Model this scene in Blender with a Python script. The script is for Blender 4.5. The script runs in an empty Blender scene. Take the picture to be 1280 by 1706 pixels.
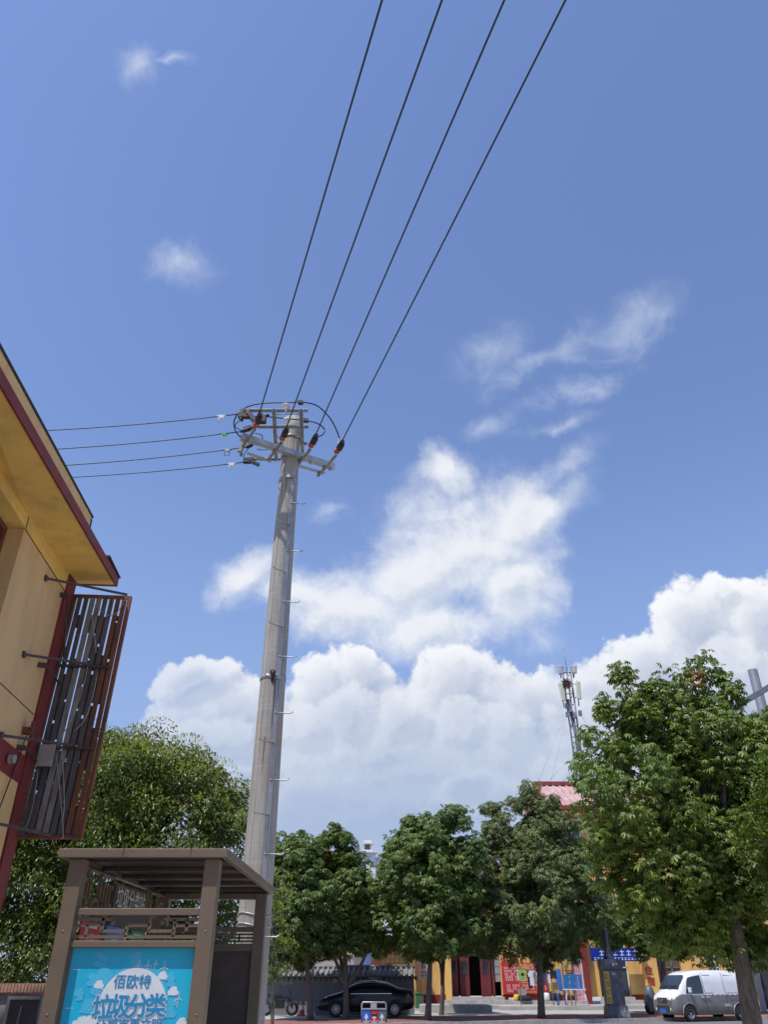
import bpy, math, random
import numpy as np
from mathutils import Vector, Matrix, Euler

R = math.radians
sc = bpy.context.scene
COL = sc.collection
random.seed(7)
rng = np.random.default_rng(7)

# ------------------------------------------------------------------ camera
PITCH = R(31.3)
CAM = Vector((0, 0, 1.6))
cd = bpy.data.cameras.new('camera')
cd.sensor_fit = 'HORIZONTAL'; cd.sensor_width = 36; cd.lens = 36
cd.clip_start = 0.05; cd.clip_end = 5000
cam = bpy.data.objects.new('camera', cd)
cam.location = CAM; cam.rotation_euler = (R(90) + PITCH, 0, 0)
COL.objects.link(cam); sc.camera = cam

# ------------------------------------------------------------------ sun + exposure
SUN_EL, SUN_AZ = 63, 46            # elevation; azimuth to the left of straight behind the camera
sv = Vector((-math.sin(R(SUN_AZ)) * math.cos(R(SUN_EL)), -math.cos(R(SUN_AZ)) * math.cos(R(SUN_EL)), math.sin(R(SUN_EL))))
sl = bpy.data.lights.new('sun', 'SUN'); sl.energy = 4.0; sl.angle = R(0.53); sl.color = (1, 0.955, 0.89)
so = bpy.data.objects.new('sun', sl); so.rotation_euler = sv.to_track_quat('Z', 'Y').to_euler(); COL.objects.link(so)
sc.view_settings.view_transform = 'Standard'; sc.view_settings.look = 'None'
sc.view_settings.exposure = 0.16; sc.view_settings.gamma = 1.0; sc.view_settings.use_curve_mapping = False
sc.cycles.max_bounces = 6; sc.cycles.diffuse_bounces = 3; sc.cycles.transmission_bounces = 4; sc.cycles.transparent_max_bounces = 6
sc.cycles.use_adaptive_sampling = True; sc.cycles.adaptive_threshold = 0.02

# ------------------------------------------------------------------ place on a ray / plane
cp, sp = math.cos(PITCH), math.sin(PITCH)
def ray(x, y):
    dx = (x - 640) / 1280; dy = (853 - y) / 1280
    return Vector((dx, cp - dy * sp, sp + dy * cp))
def at(x, y, Y):
    r = ray(x, y); return CAM + r * (Y / r.y)
def atz(x, y, z):
    r = ray(x, y); return CAM + r * ((z - 1.6) / r.z)
def depth(p):
    return p.y * cp + (p.z - 1.6) * sp

# ------------------------------------------------------------------ world: Nishita sky with clouds
w = bpy.data.worlds.new('World'); sc.world = w; w.use_nodes = True
nt = w.node_tree; nt.nodes.clear()
def NN(tree, t, **k):
    n = tree.nodes.new(t)
    for a, b in k.items(): setattr(n, a, b)
    return n
def setin(tree, n, i, v):
    if v is None: return
    if isinstance(v, bpy.types.NodeSocket): tree.links.new(v, n.inputs[i])
    else: n.inputs[i].default_value = v
def M(tree, op, a, b=None, c=None, clamp=False):
    n = NN(tree, 'ShaderNodeMath', operation=op, use_clamp=clamp)
    setin(tree, n, 0, a); setin(tree, n, 1, b); setin(tree, n, 2, c)
    return n.outputs[0]
def VM(tree, op, a, b=None, out=0, scale=None):
    n = NN(tree, 'ShaderNodeVectorMath', operation=op)
    setin(tree, n, 0, a); setin(tree, n, 1, b)
    if scale is not None: setin(tree, n, 'Scale', scale)
    return n.outputs[out]
def SS(tree, v, lo, hi, a=0.0, b=1.0):
    n = NN(tree, 'ShaderNodeMapRange', interpolation_type='SMOOTHSTEP')
    setin(tree, n, 0, v); n.inputs[1].default_value = lo; n.inputs[2].default_value = hi
    n.inputs[3].default_value = a; n.inputs[4].default_value = b
    return n.outputs[0]
def MIX(tree, f, a, b, mode='MIX'):
    n = NN(tree, 'ShaderNodeMix', data_type='RGBA', blend_type=mode)
    setin(tree, n, 0, f); setin(tree, n, 6, a); setin(tree, n, 7, b)
    return n.outputs[2]

def blob_field(tree, vec, blobs):
    """smooth union of elliptical puffs fixed on the sky sphere: (px, py, rx, ry, rot)"""
    out = None
    for (px, py, rx, ry, rot) in blobs:
        c = ray(px, py).normalized()
        ex = (ray(px + 4, py).normalized() - c) / 4
        ey = (ray(px, py - 4).normalized() - c) / 4
        cr, sr = math.cos(R(rot)), math.sin(R(rot))
        a = (ex.normalized() * cr + ey.normalized() * sr) / (rx * ex.length)
        b = (ey.normalized() * cr - ex.normalized() * sr) / (ry * ey.length)
        da = VM(tree, 'DOT_PRODUCT', vec, tuple(a), out=1)
        db = VM(tree, 'DOT_PRODUCT', vec, tuple(b), out=1)
        da = M(tree, 'SUBTRACT', da, a.dot(c)); db = M(tree, 'SUBTRACT', db, b.dot(c))
        d2 = M(tree, 'MULTIPLY_ADD', da, da, M(tree, 'MULTIPLY', db, db))
        f = M(tree, 'SUBTRACT', 1.0, M(tree, 'SQRT', d2))
        out = f if out is None else M(tree, 'SMOOTH_MAX', out, f, 0.25)
    return out

def make_group(name, build):
    g = bpy.data.node_groups.new(name, 'ShaderNodeTree')
    g.interface.new_socket('Vector', in_out='INPUT', socket_type='NodeSocketVector')
    g.interface.new_socket('Value', in_out='OUTPUT', socket_type='NodeSocketFloat')
    gi = g.nodes.new('NodeGroupInput'); go = g.nodes.new('NodeGroupOutput')
    g.links.new(build(g, gi.outputs[0]), go.inputs[0])
    return g
def use_group(tree, g, vec):
    n = tree.nodes.new('ShaderNodeGroup'); n.node_tree = g
    tree.links.new(vec, n.inputs[0]); return n.outputs[0]

BANK = [(565, 1165, 100, 82, 0), (610, 1130, 50, 50, 0), (760, 1160, 98, 84, 0), (690, 1240, 280, 110, 0), (380, 1215, 150, 90, 0), (330, 1130, 80, 40, 0), (905, 1190, 100, 78, 0),
        (1010, 1160, 90, 62, 0), (1085, 1130, 90, 80, 0), (1165, 1045, 78, 92, 0), (1290, 1050, 90, 98, 0), (1190, 1190, 260, 130, 0),
        (620, 1350, 520, 130, 0), (1100, 1340, 330, 160, 0), (300, 1300, 140, 90, 0)]
def noise(t, v, scale, detail, rough=0.6, dist=0.0, col=False):
    n = NN(t, 'ShaderNodeTexNoise'); setin(t, n, 'Vector', v); n.inputs['Scale'].default_value = scale; n.inputs['Detail'].default_value = detail
    n.inputs['Roughness'].default_value = rough; n.inputs['Distortion'].default_value = dist
    return n.outputs['Color' if col else 'Fac']
def warp(t, v, scale, detail, amp):
    return VM(t, 'ADD', v, VM(t, 'SCALE', VM(t, 'SUBTRACT', noise(t, v, scale, detail, col=True), (0.5, 0.5, 0.5)), scale=amp))
BANK_MID = [(585, 1195, 62, 58, 0), (665, 1200, 52, 50, 0), (520, 1215, 60, 45, 0), (775, 1215, 60, 62, 0), (850, 1225, 60, 50, 0), (980, 1215, 70, 62, 0), (1100, 1190, 70, 55, 0), (1230, 1120, 80, 60, 0), (700, 1280, 300, 58, 0), (620, 1255, 120, 60, 0), (800, 1270, 130, 60, 0), (330, 1240, 110, 45, 0), (1150, 1260, 200, 70, 0)]
BANK_FRONT = [(780, 1318, 72, 46, 0), (860, 1335, 70, 40, 0), (1010, 1310, 90, 50, 0), (420, 1300, 90, 34, 0)]
def bank_of(blobs, amp, scale):
    def build(t, v):
        wv = warp(t, v, 11, 2, 0.05)
        f = blob_field(t, wv, blobs)
        vo = NN(t, 'ShaderNodeTexVoronoi', feature='F1'); setin(t, vo, 'Vector', wv)
        vo.inputs['Scale'].default_value = scale; vo.inputs['Detail'].default_value = 3.0; vo.inputs['Roughness'].default_value = 0.6; vo.inputs['Lacunarity'].default_value = 2.3
        vo.normalize = True
        b = M(t, 'MULTIPLY', M(t, 'SUBTRACT', 0.36, vo.outputs['Distance']), amp)
        n2 = noise(t, v, 38, 5, 0.64)
        return M(t, 'ADD', M(t, 'ADD', f, b), M(t, 'MULTIPLY', M(t, 'SUBTRACT', n2, 0.5), 0.55))
    return build
SOFT = [(785, 910, 165, 125, 0), (695, 965, 150, 90, 25), (850, 870, 105, 78, 10), (745, 795, 48, 60, 60), (855, 975, 90, 80, 0), (590, 1020, 175, 66, -5), (410, 968, 90, 46, 30), (490, 1000, 105, 46, -10),
        (700, 1050, 170, 50, 0), (905, 860, 55, 38, 30)]
def soft(t, v):
    wv = warp(t, v, 9, 5, 0.07)
    f = blob_field(t, wv, SOFT)
    return M(t, 'ADD', f, M(t, 'MULTIPLY', M(t, 'SUBTRACT', noise(t, wv, 15, 7, 0.62), 0.47), 1.15))
WISP = [(1055, 540, 95, 50, 25), (905, 600, 100, 24, 22), (820, 595, 75, 40, 25), (955, 648, 95, 22, 12), (815, 705, 55, 22, 20), (925, 705, 60, 16, 15),
        (225, 112, 42, 34, 40), (285, 112, 45, 12, 10), (300, 448, 62, 32, -10), (545, 845, 34, 18, 0), (955, 830, 55, 35, 40), (905, 1065, 45, 26, 10), (930, 780, 70, 30, 40)]
def wisp(t, v):
    wv = warp(t, v, 10, 6, 0.085)
    f = blob_field(t, wv, WISP)
    return M(t, 'ADD', f, M(t, 'MULTIPLY', M(t, 'SUBTRACT', noise(t, v, 16, 6, 0.66, 0.8), 0.5), 2.0))
g_bank, g_soft, g_wisp = make_group('cumulus_bank', bank_of(BANK, 1.15, 15)), make_group('soft_cloud', soft), make_group('wisps', wisp)
g_mid, g_front = make_group('cumulus_mid', bank_of(BANK_MID, 1.3, 21)), make_group('cumulus_front', bank_of(BANK_FRONT, 1.4, 17))

tc = NN(nt, 'ShaderNodeTexCoord'); DIR = VM(nt, 'NORMALIZE', tc.outputs['Generated'])
sky = NN(nt, 'ShaderNodeTexSky', sky_type='NISHITA'); sky.sun_disc = False
sky.sun_elevation = R(SUN_EL)
sky.sun_rotation = math.atan2(sv.x, sv.y)
sky.air_density = 1.35; sky.dust_density = 0.6; sky.ozone_density = 4.0; sky.altitude = 200
SKY_STRENGTH = 0.15
skyc = VM(nt, 'SCALE', sky.outputs[0], scale=SKY_STRENGTH)
skyc = MIX(nt, 1.0, skyc, (0.93, 0.885, 1.02, 1), 'MULTIPLY')
sepd = NN(nt, 'ShaderNodeSeparateXYZ'); nt.links.new(DIR, sepd.inputs[0]); Z = sepd.outputs[2]; YD = sepd.outputs[1]
skyc = MIX(nt, SS(nt, Z, 0.62, 0.10, 0.0, 0.80), skyc, (0.27, 0.38, 0.66, 1))
skyc = MIX(nt, SS(nt, Z, 0.22, 0.0, 0.0, 0.6), skyc, (0.46, 0.53, 0.68, 1))
off = (-0.010, -0.002, 0.013)
CL_LIT, CL_MID, CL_SH = (0.86, 0.87, 0.89, 1), (0.56, 0.61, 0.71, 1), (0.36, 0.43, 0.58, 1)
def bgnode(c):
    b_ = NN(nt, 'ShaderNodeBackground'); nt.links.new(c, b_.inputs[0]); b_.inputs[1].default_value = 1.0; return b_.outputs[0]
# thin wisps, present in the whole forward sky
fw = use_group(nt, g_wisp, DIR)
c_high = MIX(nt, M(nt, 'MULTIPLY', SS(nt, fw, -0.35, 2.5), 0.85), skyc, (0.74, 0.79, 0.86, 1))
# lower forward sky: soft cloud and the cumulus bank
fs = use_group(nt, g_soft, DIR); fs1 = use_group(nt, g_soft, VM(nt, 'ADD', DIR, off))
ls = M(nt, 'ADD', M(nt, 'MULTIPLY', SS(nt, M(nt, 'SUBTRACT', fs, fs1), -0.42, 0.24), 0.75), SS(nt, fs, 1.0, 0.2, 0, .35))
cs = MIX(nt, ls, (0.50, 0.57, 0.70, 1), CL_LIT)
out = MIX(nt, M(nt, 'MULTIPLY', SS(nt, fs, -0.15, 0.85), 0.95), c_high, cs)
def cumulus(grp, under, d0, d1, dark, bright, soft_top, alpha_k, relief=True):
    f = use_group(nt, grp, DIR)
    deep = SS(nt, f, d0, d1)
    if relief:
        f1 = use_group(nt, grp, VM(nt, 'ADD', DIR, off)); lit = SS(nt, M(nt, 'SUBTRACT', f, f1), -0.24, 0.32)
    else: lit = SS(nt, f, 0.9, 0.1)
    sh_ = MIX(nt, deep, CL_MID, dark); li_ = MIX(nt, deep, (0.86, 0.87, 0.90, 1), bright)
    c = MIX(nt, lit, sh_, li_)
    c = MIX(nt, SS(nt, Z, 0.42, 0.10, 0.0, 0.85), c, (0.36, 0.45, 0.63, 1))
    a_ = M(nt, 'MULTIPLY', M(nt, 'MULTIPLY', SS(nt, f, 0.0, soft_top), alpha_k), SS(nt, Z, -0.02, 0.25, 0.3, 1.0))
    return MIX(nt, a_, under, c)
thin = SS(nt, sepd.outputs[0], -0.38, -0.12, 0.60, 1.0)
out = cumulus(g_bank, out, 0.25, 1.0, CL_SH, (0.56, 0.61, 0.71, 1), 0.20, thin)
out = cumulus(g_mid, out, 0.2, 1.5, (0.36, 0.43, 0.58, 1), (0.60, 0.65, 0.74, 1), 0.28, M(nt, 'MULTIPLY', thin, 0.62), True)
out = cumulus(g_front, out, 0.3, 0.9, (0.42, 0.48, 0.60, 1), (0.60, 0.64, 0.73, 1), 0.40, M(nt, 'MULTIPLY', thin, 0.7), False)
def mixsh(f, a, b):
    m_ = NN(nt, 'ShaderNodeMixShader'); nt.links.new(f, m_.inputs[0]); nt.links.new(a, m_.inputs[1]); nt.links.new(b, m_.inputs[2]); return m_.outputs[0]
fwd = M(nt, 'GREATER_THAN', YD, 0.15); low = M(nt, 'LESS_THAN', Z, 0.66)
res = mixsh(fwd, bgnode(skyc), mixsh(low, bgnode(c_high), bgnode(out)))
wo = NN(nt, 'ShaderNodeOutputWorld'); nt.links.new(res, wo.inputs[0])
w.cycles.sampling_method = 'MANUAL'; w.cycles.sample_map_resolution = 256

# ------------------------------------------------------------------ materials
def mat(name, col, rough=0.7, metal=0.0, var=0.12, scale=3.0, bump=0.0, bscale=30.0, col2=None, f2=0.5, scale2=1.5, th=(0.45, 0.62), spec=0.5, stretch=None, coat=0.0):
    m = bpy.data.materials.new(name); m.use_nodes = True
    t = m.node_tree; b = t.nodes['Principled BSDF']
    tcn = NN(t, 'ShaderNodeTexCoord'); v = tcn.outputs['Object']
    if stretch:
        mp = NN(t, 'ShaderNodeMapping'); t.links.new(v, mp.inputs[0]); mp.inputs['Scale'].default_value = stretch; vs = mp.outputs[0]
    else: vs = v
    n = NN(t, 'ShaderNodeTexNoise'); t.links.new(vs, n.inputs['Vector']); n.inputs['Scale'].default_value = scale; n.inputs['Detail'].default_value = 8
    n.inputs['Roughness'].default_value = 0.65
    c = MIX(t, SS(t, n.outputs['Fac'], 0.3, 0.7), tuple(x * (1 - var) for x in col) + (1,), tuple(min(1, x * (1 + var)) for x in col) + (1,))
    if col2:
        n2 = NN(t, 'ShaderNodeTexNoise'); t.links.new(vs, n2.inputs['Vector']); n2.inputs['Scale'].default_value = scale2; n2.inputs['Detail'].default_value = 9
        n2.inputs['Roughness'].default_value = 0.7
        c = MIX(t, M(t, 'MULTIPLY', SS(t, n2.outputs['Fac'], *th), f2), c, tuple(col2) + (1,))
    t.links.new(c, b.inputs['Base Color'])
    b.inputs['Roughness'].default_value = rough; b.inputs['Metallic'].default_value = metal
    b.inputs['Specular IOR Level'].default_value = spec; b.inputs['Coat Weight'].default_value = coat
    if bump:
        nb = NN(t, 'ShaderNodeTexNoise'); t.links.new(v, nb.inputs['Vector']); nb.inputs['Scale'].default_value = bscale; nb.inputs['Detail'].default_value = 6
        bn = NN(t, 'ShaderNodeBump'); bn.inputs['Strength'].default_value = bump; bn.inputs['Distance'].default_value = 0.01
        t.links.new(nb.outputs['Fac'], bn.inputs['Height']); t.links.new(bn.outputs[0], b.inputs['Normal'])
    return m
def leafmat(name, c1, c2, trans=0.3, rough=0.42):
    m = bpy.data.materials.new(name); m.use_nodes = True
    t = m.node_tree; t.nodes.clear()
    g = NN(t, 'ShaderNodeNewGeometry')
    c = MIX(t, g.outputs['Random Per Island'], tuple(c1) + (1,), tuple(c2) + (1,))
    n = NN(t, 'ShaderNodeTexNoise'); tcn = NN(t, 'ShaderNodeTexCoord'); t.links.new(tcn.outputs['Object'], n.inputs['Vector']); n.inputs['Scale'].default_value = 0.9
    c = MIX(t, SS(t, n.outputs['Fac'], 0.3, 0.7, 0.0, 1.0), c, MIX(t, 1.0, c, (1.25, 1.12, 0.8, 1), 'MULTIPLY'))
    p = NN(t, 'ShaderNodeBsdfPrincipled'); t.links.new(c, p.inputs['Base Color']); p.inputs['Roughness'].default_value = rough
    p.inputs['Specular IOR Level'].default_value = 0.4
    tr = NN(t, 'ShaderNodeBsdfTranslucent'); t.links.new(MIX(t, 1.0, c, (1.5, 1.7, 0.6, 1), 'MULTIPLY'), tr.inputs[0])
    mx = NN(t, 'ShaderNodeMixShader'); mx.inputs[0].default_value = trans
    t.links.new(p.outputs[0], mx.inputs[1]); t.links.new(tr.outputs[0], mx.inputs[2])
    o = NN(t, 'ShaderNodeOutputMaterial'); t.links.new(mx.outputs[0], o.inputs[0])
    return m
def glassmat(name, col, rough=0.08):
    m = mat(name, col, rough=rough, var=0.2, scale=1.5, spec=0.8); return m

MT = dict(
    concrete=mat('pole_concrete', (0.32, 0.305, 0.275), 0.85, var=0.16, scale=2.2, bump=0.35, bscale=45, col2=(0.22, 0.20, 0.175), f2=0.55, scale2=1.6, th=(0.45, 0.7), stretch=(5, 5, 0.5)),
    galv=mat('galvanised_steel', (0.40, 0.41, 0.42), 0.45, 0.55, var=0.12, scale=8, col2=(0.30, 0.30, 0.31), f2=0.5, scale2=5),
    steel_dull=mat('dull_steel', (0.22, 0.205, 0.19), 0.55, 0.4, var=0.2, scale=7, col2=(0.19, 0.15, 0.11), f2=0.5, scale2=4),
    black=mat('black_rubber', (0.012, 0.012, 0.014), 0.5, var=0.3, scale=20),
    red_ins=mat('red_insulator', (0.42, 0.055, 0.03), 0.35, var=0.15, scale=20),
    porcelain=mat('white_porcelain', (0.72, 0.72, 0.68), 0.2, var=0.05),
    green_clip=mat('green_clip', (0.02, 0.30, 0.14), 0.4),
    copper_stain=mat('rust_stain', (0.24, 0.15, 0.09), 0.9, var=0.3, scale=12),
    copper=mat('copper_lug', (0.45, 0.20, 0.09), 0.4, 0.6),
    wall_yellow=mat('yellow_render', (0.72, 0.46, 0.18), 0.9, var=0.05, scale=0.9, bump=0.25, bscale=60, col2=(0.50, 0.32, 0.13), f2=0.35, scale2=0.7, th=(0.45, 0.7)),
    wall_pale=mat('pale_yellow_render', (0.70, 0.45, 0.20), 0.9, var=0.04, scale=0.8, bump=0.2, bscale=60, col2=(0.50, 0.32, 0.16), f2=0.45, scale2=1.6, stretch=(1.6, 1.6, .35)),
    soffit=mat('soffit_yellow_paint', (0.82, 0.54, 0.14), 0.85, var=0.05, scale=1.2, col2=(0.50, 0.32, 0.12), f2=0.5, scale2=1.3, bump=0.15),
    red_paint=mat('dark_red_paint', (0.20, 0.030, 0.024), 0.75, var=0.15, scale=4, col2=(0.10, 0.055, 0.045), f2=0.75, scale2=5, th=(0.52, 0.62), bump=0.2),
    red_flat=mat('red_wall_paint', (0.20, 0.024, 0.020), 0.8, var=0.10, scale=2, bump=0.15),
    black_trim=mat('roof_felt', (0.03, 0.03, 0.035), 0.8, var=0.3),
    rust=mat('rusty_steel', (0.22, 0.070, 0.030), 0.8, var=0.35, scale=6, col2=(0.09, 0.050, 0.04), f2=0.9, scale2=3, stretch=(1, 1, 0.3), bump=0.3),
    slat_grey=mat('weathered_grey_slat', (0.110, 0.095, 0.088), 0.75, var=0.25, scale=4, col2=(0.22, 0.07, 0.035), f2=0.75, scale2=1.7, th=(0.56, 0.62), stretch=(2, 2, 0.5), bump=0.2),
    slat_light=mat('light_grey_slat', (0.24, 0.22, 0.205), 0.7, var=0.25, scale=5, col2=(0.12, 0.07, 0.05), f2=0.6, scale2=2.2, th=(0.55, 0.63), stretch=(2, 2, 0.5)),
    box_pale=mat('pale_junction_box', (0.36, 0.32, 0.28), 0.6),
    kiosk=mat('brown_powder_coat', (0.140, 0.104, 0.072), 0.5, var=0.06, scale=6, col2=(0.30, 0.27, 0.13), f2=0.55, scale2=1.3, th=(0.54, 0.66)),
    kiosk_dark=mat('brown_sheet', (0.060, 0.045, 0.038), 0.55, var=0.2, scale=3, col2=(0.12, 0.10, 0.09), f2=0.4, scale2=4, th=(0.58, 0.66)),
    kiosk_sign=mat('sign_plate_brown', (0.075, 0.062, 0.060), 0.5),
    sign_letter=mat('sign_letter_grey', (0.55, 0.53, 0.52), 0.5, var=0.05),
    cyan=mat('cyan_poster', (0.006, 0.43, 0.66), 0.32, var=0.05, scale=2, col2=(0.03, 0.36, 0.56), f2=0.35, scale2=2.5),
    cyan_light=mat('cyan_light_print', (0.06, 0.43, 0.67), 0.25, var=0.05),
    cyan_mid=mat('cyan_mid_print', (0.03, 0.30, 0.56), 0.25, var=0.05),
    print_white=mat('print_white', (0.62, 0.66, 0.72), 0.3, var=0.05, scale=5, col2=(0.5, 0.5, 0.52), f2=0.4, scale2=9, th=(0.58, 0.68)),
    print_text=mat('print_text_blue', (0.02, 0.24, 0.48), 0.3, var=0.04),
    poster_red=mat('red_poster', (0.50, 0.03, 0.05), 0.4), poster_blue=mat('blue_poster', (0.06, 0.17, 0.50), 0.4), poster_green=mat('green_poster', (0.02, 0.24, 0.10), 0.4),
    bark=mat('bark', (0.115, 0.095, 0.08), 0.9, var=0.25, scale=6, bump=0.8, bscale=14, col2=(0.05, 0.042, 0.036), f2=0.7, scale2=5, stretch=(4, 4, 0.7)),
    asphalt=mat('asphalt', (0.16, 0.155, 0.15), 0.9, var=0.12, scale=4, bump=0.3, bscale=120, col2=(0.11, 0.105, 0.10), f2=0.5, scale2=0.4),
    concrete_pave=mat('pale_concrete_paving', (0.38, 0.37, 0.35), 0.9, var=0.1, scale=1.5, bump=0.2, col2=(0.26, 0.25, 0.24), f2=0.5, scale2=0.6),
    near_paving=mat('light_bounce_paving', (0.52, 0.47, 0.40), 0.9, var=0.08, scale=1.5, col2=(0.40, 0.36, 0.31), f2=0.5, scale2=0.5),  # colour raised and warmed to bounce more light onto the near building
    rust_dark=mat('dark_rusted_bar', (0.085, 0.060, 0.050), 0.7, 0.2, var=0.3, scale=8),
    kerb=mat('kerb_stone', (0.42, 0.40, 0.37), 0.85, var=0.12, scale=5, col2=(0.25, 0.24, 0.22), f2=0.5, scale2=2),
    grey_wall=mat('grey_wall_render', (0.19, 0.20, 0.215), 0.9, var=0.1, scale=1.5, col2=(0.17, 0.175, 0.18), f2=0.6, scale2=1.2, bump=0.2),
    tile_grey=mat('grey_roof_tile', (0.20, 0.195, 0.195), 0.7, var=0.25, scale=5),
    tile_pink=mat('faded_red_roof_tile', (0.46, 0.27, 0.26), 0.8, var=0.15, scale=2, col2=(0.50, 0.42, 0.40), f2=0.8, scale2=1.2),
    tile_dark=mat('dark_red_fascia', (0.22, 0.04, 0.035), 0.8, var=0.2),
    brick_cap=mat('brick_coping', (0.42, 0.24, 0.18), 0.85, var=0.25, scale=12),
    bld_yellow=mat('bright_yellow_render', (0.72, 0.44, 0.14), 0.9, var=0.10, scale=1.2, col2=(0.42, 0.27, 0.13), f2=0.5, scale2=0.9, stretch=(1.5, 1.5, .4)),
    white_paint=mat('white_wall_paint', (0.74, 0.76, 0.80), 0.8, var=0.04),
    white_trim=mat('white_trim', (0.68, 0.66, 0.63), 0.7),
    dark_interior=mat('dark_interior', (0.02, 0.018, 0.018), 0.8),
    door_red=mat('dark_red_door', (0.15, 0.022, 0.022), 0.6, var=0.15),
    shutter=mat('brown_shutter', (0.13, 0.085, 0.065), 0.7, var=0.1),
    glass=glassmat('dark_glass', (0.03, 0.04, 0.05)), glass_teal=glassmat('teal_glass', (0.02, 0.13, 0.14)),
    glass_blue=glassmat('blue_grey_glass', (0.10, 0.17, 0.26)),
    board_red=mat('red_menu_board', (0.48, 0.025, 0.035), 0.5, var=0.06),
    board_text=mat('white_lettering', (0.75, 0.68, 0.62), 0.5, var=0.02), gold_text=mat('gold_lettering', (0.70, 0.42, 0.08), 0.5, var=0.05),
    red_text=mat('red_lettering', (0.38, 0.035, 0.02), 0.6, var=0.1),
    sign_blue=mat('blue_shop_sign', (0.012, 0.025, 0.26), 0.4, var=0.1), sign_text=mat('pale_sign_lettering', (0.60, 0.72, 0.85), 0.5),
    pink_banner=mat('pink_banner', (0.55, 0.22, 0.26), 0.6, var=0.25, scale=3, col2=(0.62, 0.50, 0.55), f2=0.8, scale2=1.5),
    banner_white=mat('printed_banner', (0.52, 0.47, 0.48), 0.6, var=0.12, scale=4), banner_blue=mat('banner_blue', (0.13, 0.25, 0.60), 0.6),
    sign_brown=mat('brown_shop_sign', (0.10, 0.055, 0.02), 0.6, var=0.2), sign_gold=mat('tarnished_letters', (0.22, 0.12, 0.04), 0.6),
    van_white=mat('white_car_paint', (0.74, 0.75, 0.76), 0.25, var=0.015, coat=0.4, col2=(0.60, 0.58, 0.55), f2=0.35, scale2=2.5), van_grey=mat('grey_car_paint', (0.22, 0.205, 0.195), 0.35, 0.2, var=0.03, coat=0.3, col2=(0.15, 0.13, 0.11), f2=0.5, scale2=3),
    car_black=mat('black_car_paint', (0.009, 0.010, 0.012), 0.28, var=0.05, coat=0.25, spec=0.35),
    tyre=mat('tyre_rubber', (0.018, 0.018, 0.018), 0.8), rim=mat('alloy_rim', (0.50, 0.50, 0.51), 0.3, 0.7), rim_steel=mat('steel_wheel', (0.40, 0.40, 0.40), 0.45, 0.3),
    chrome=mat('chrome', (0.65, 0.65, 0.66), 0.15, 1.0), lamp_glass=mat('headlamp_lens', (0.62, 0.65, 0.68), 0.1), tail_red=mat('tail_lamp_red', (0.45, 0.02, 0.02), 0.2),
    plate_blue=mat('blue_number_plate', (0.03, 0.14, 0.55), 0.4), stripe_red=mat('red_reflective_tape', (0.62, 0.03, 0.03), 0.4),
    lamp_navy=mat('navy_lamp_paint', (0.07, 0.075, 0.092), 0.45, var=0.25, scale=3, col2=(0.25, 0.26, 0.30), f2=0.7, scale2=2.2, th=(0.52, 0.62)),
    lamp_yellow=mat('yellow_lamp_panel', (0.50, 0.30, 0.05), 0.5), lamp_grey=mat('grey_lamp_paint', (0.13, 0.145, 0.175), 0.45),
    bin_blue=mat('blue_bin', (0.01, 0.13, 0.60), 0.4), bin_red=mat('red_bin', (0.50, 0.02, 0.03), 0.4), bin_grey=mat('grey_bin', (0.10, 0.12, 0.14), 0.4),
    bin_green=mat('green_wheelie', (0.03, 0.13, 0.06), 0.5), cone_red=mat('orange_red_cone', (0.50, 0.07, 0.05), 0.5),
    ant_grey=mat('antenna_grey', (0.40, 0.41, 0.43), 0.5), ant_green=mat('antenna_pale_green', (0.50, 0.54, 0.40), 0.5), mast=mat('mast_grey', (0.20, 0.21, 0.24), 0.5, 0.3),
    twig=mat('nest_twigs', (0.12, 0.07, 0.05), 0.9),
    cloth_white=mat('white_cloth', (0.66, 0.67, 0.68), 0.9), cloth_black=mat('black_cloth', (0.015, 0.015, 0.02), 0.9), cloth_green=mat('lime_cloth', (0.28, 0.46, 0.08), 0.9),
    cloth_grey=mat('grey_cloth', (0.26, 0.30, 0.33), 0.9), cloth_navy=mat('navy_cloth', (0.03, 0.05, 0.14), 0.9), cloth_beige=mat('beige_cloth', (0.45, 0.33, 0.16), 0.9),
    plastic_blue=mat('blue_plastic', (0.01, 0.17, 0.50), 0.4), plastic_white=mat('white_plastic', (0.66, 0.66, 0.65), 0.4),
    panel_grey=mat('grey_sheet_metal', (0.30, 0.30, 0.32), 0.5, 0.2), panel_dark=mat('dark_sheet', (0.05, 0.05, 0.055), 0.4),
    fruit_yellow=mat('yellow_shoe', (0.6, 0.42, 0.04), 0.6), grass=mat('shrub_green', (0.07, 0.14, 0.03), 0.9),
    leaf_chestnut=leafmat('chestnut_leaf', (0.066, 0.118, 0.026), (0.158, 0.219, 0.056), 0.22),
    leaf_far=leafmat('street_tree_leaf', (0.057, 0.107, 0.030), (0.137, 0.202, 0.061), 0.22),
    leaf_dull=leafmat('dull_tree_leaf', (0.071, 0.116, 0.046), (0.161, 0.203, 0.086), 0.22),
    leaf_brown=leafmat('browned_leaf', (0.20, 0.085, 0.025), (0.26, 0.15, 0.04), 0.25),
    leaf_lime=leafmat('bright_green_leaf', (0.050, 0.095, 0.018), (0.115, 0.165, 0.034), 0.22),
    leaf_privet=leafmat('privet_leaf', (0.041, 0.077, 0.017), (0.113, 0.155, 0.038), 0.15, 0.33),
    blossom=leafmat('blossom_panicle', (0.17, 0.20, 0.045), (0.33, 0.36, 0.11), 0.3, 0.6),
)
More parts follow.
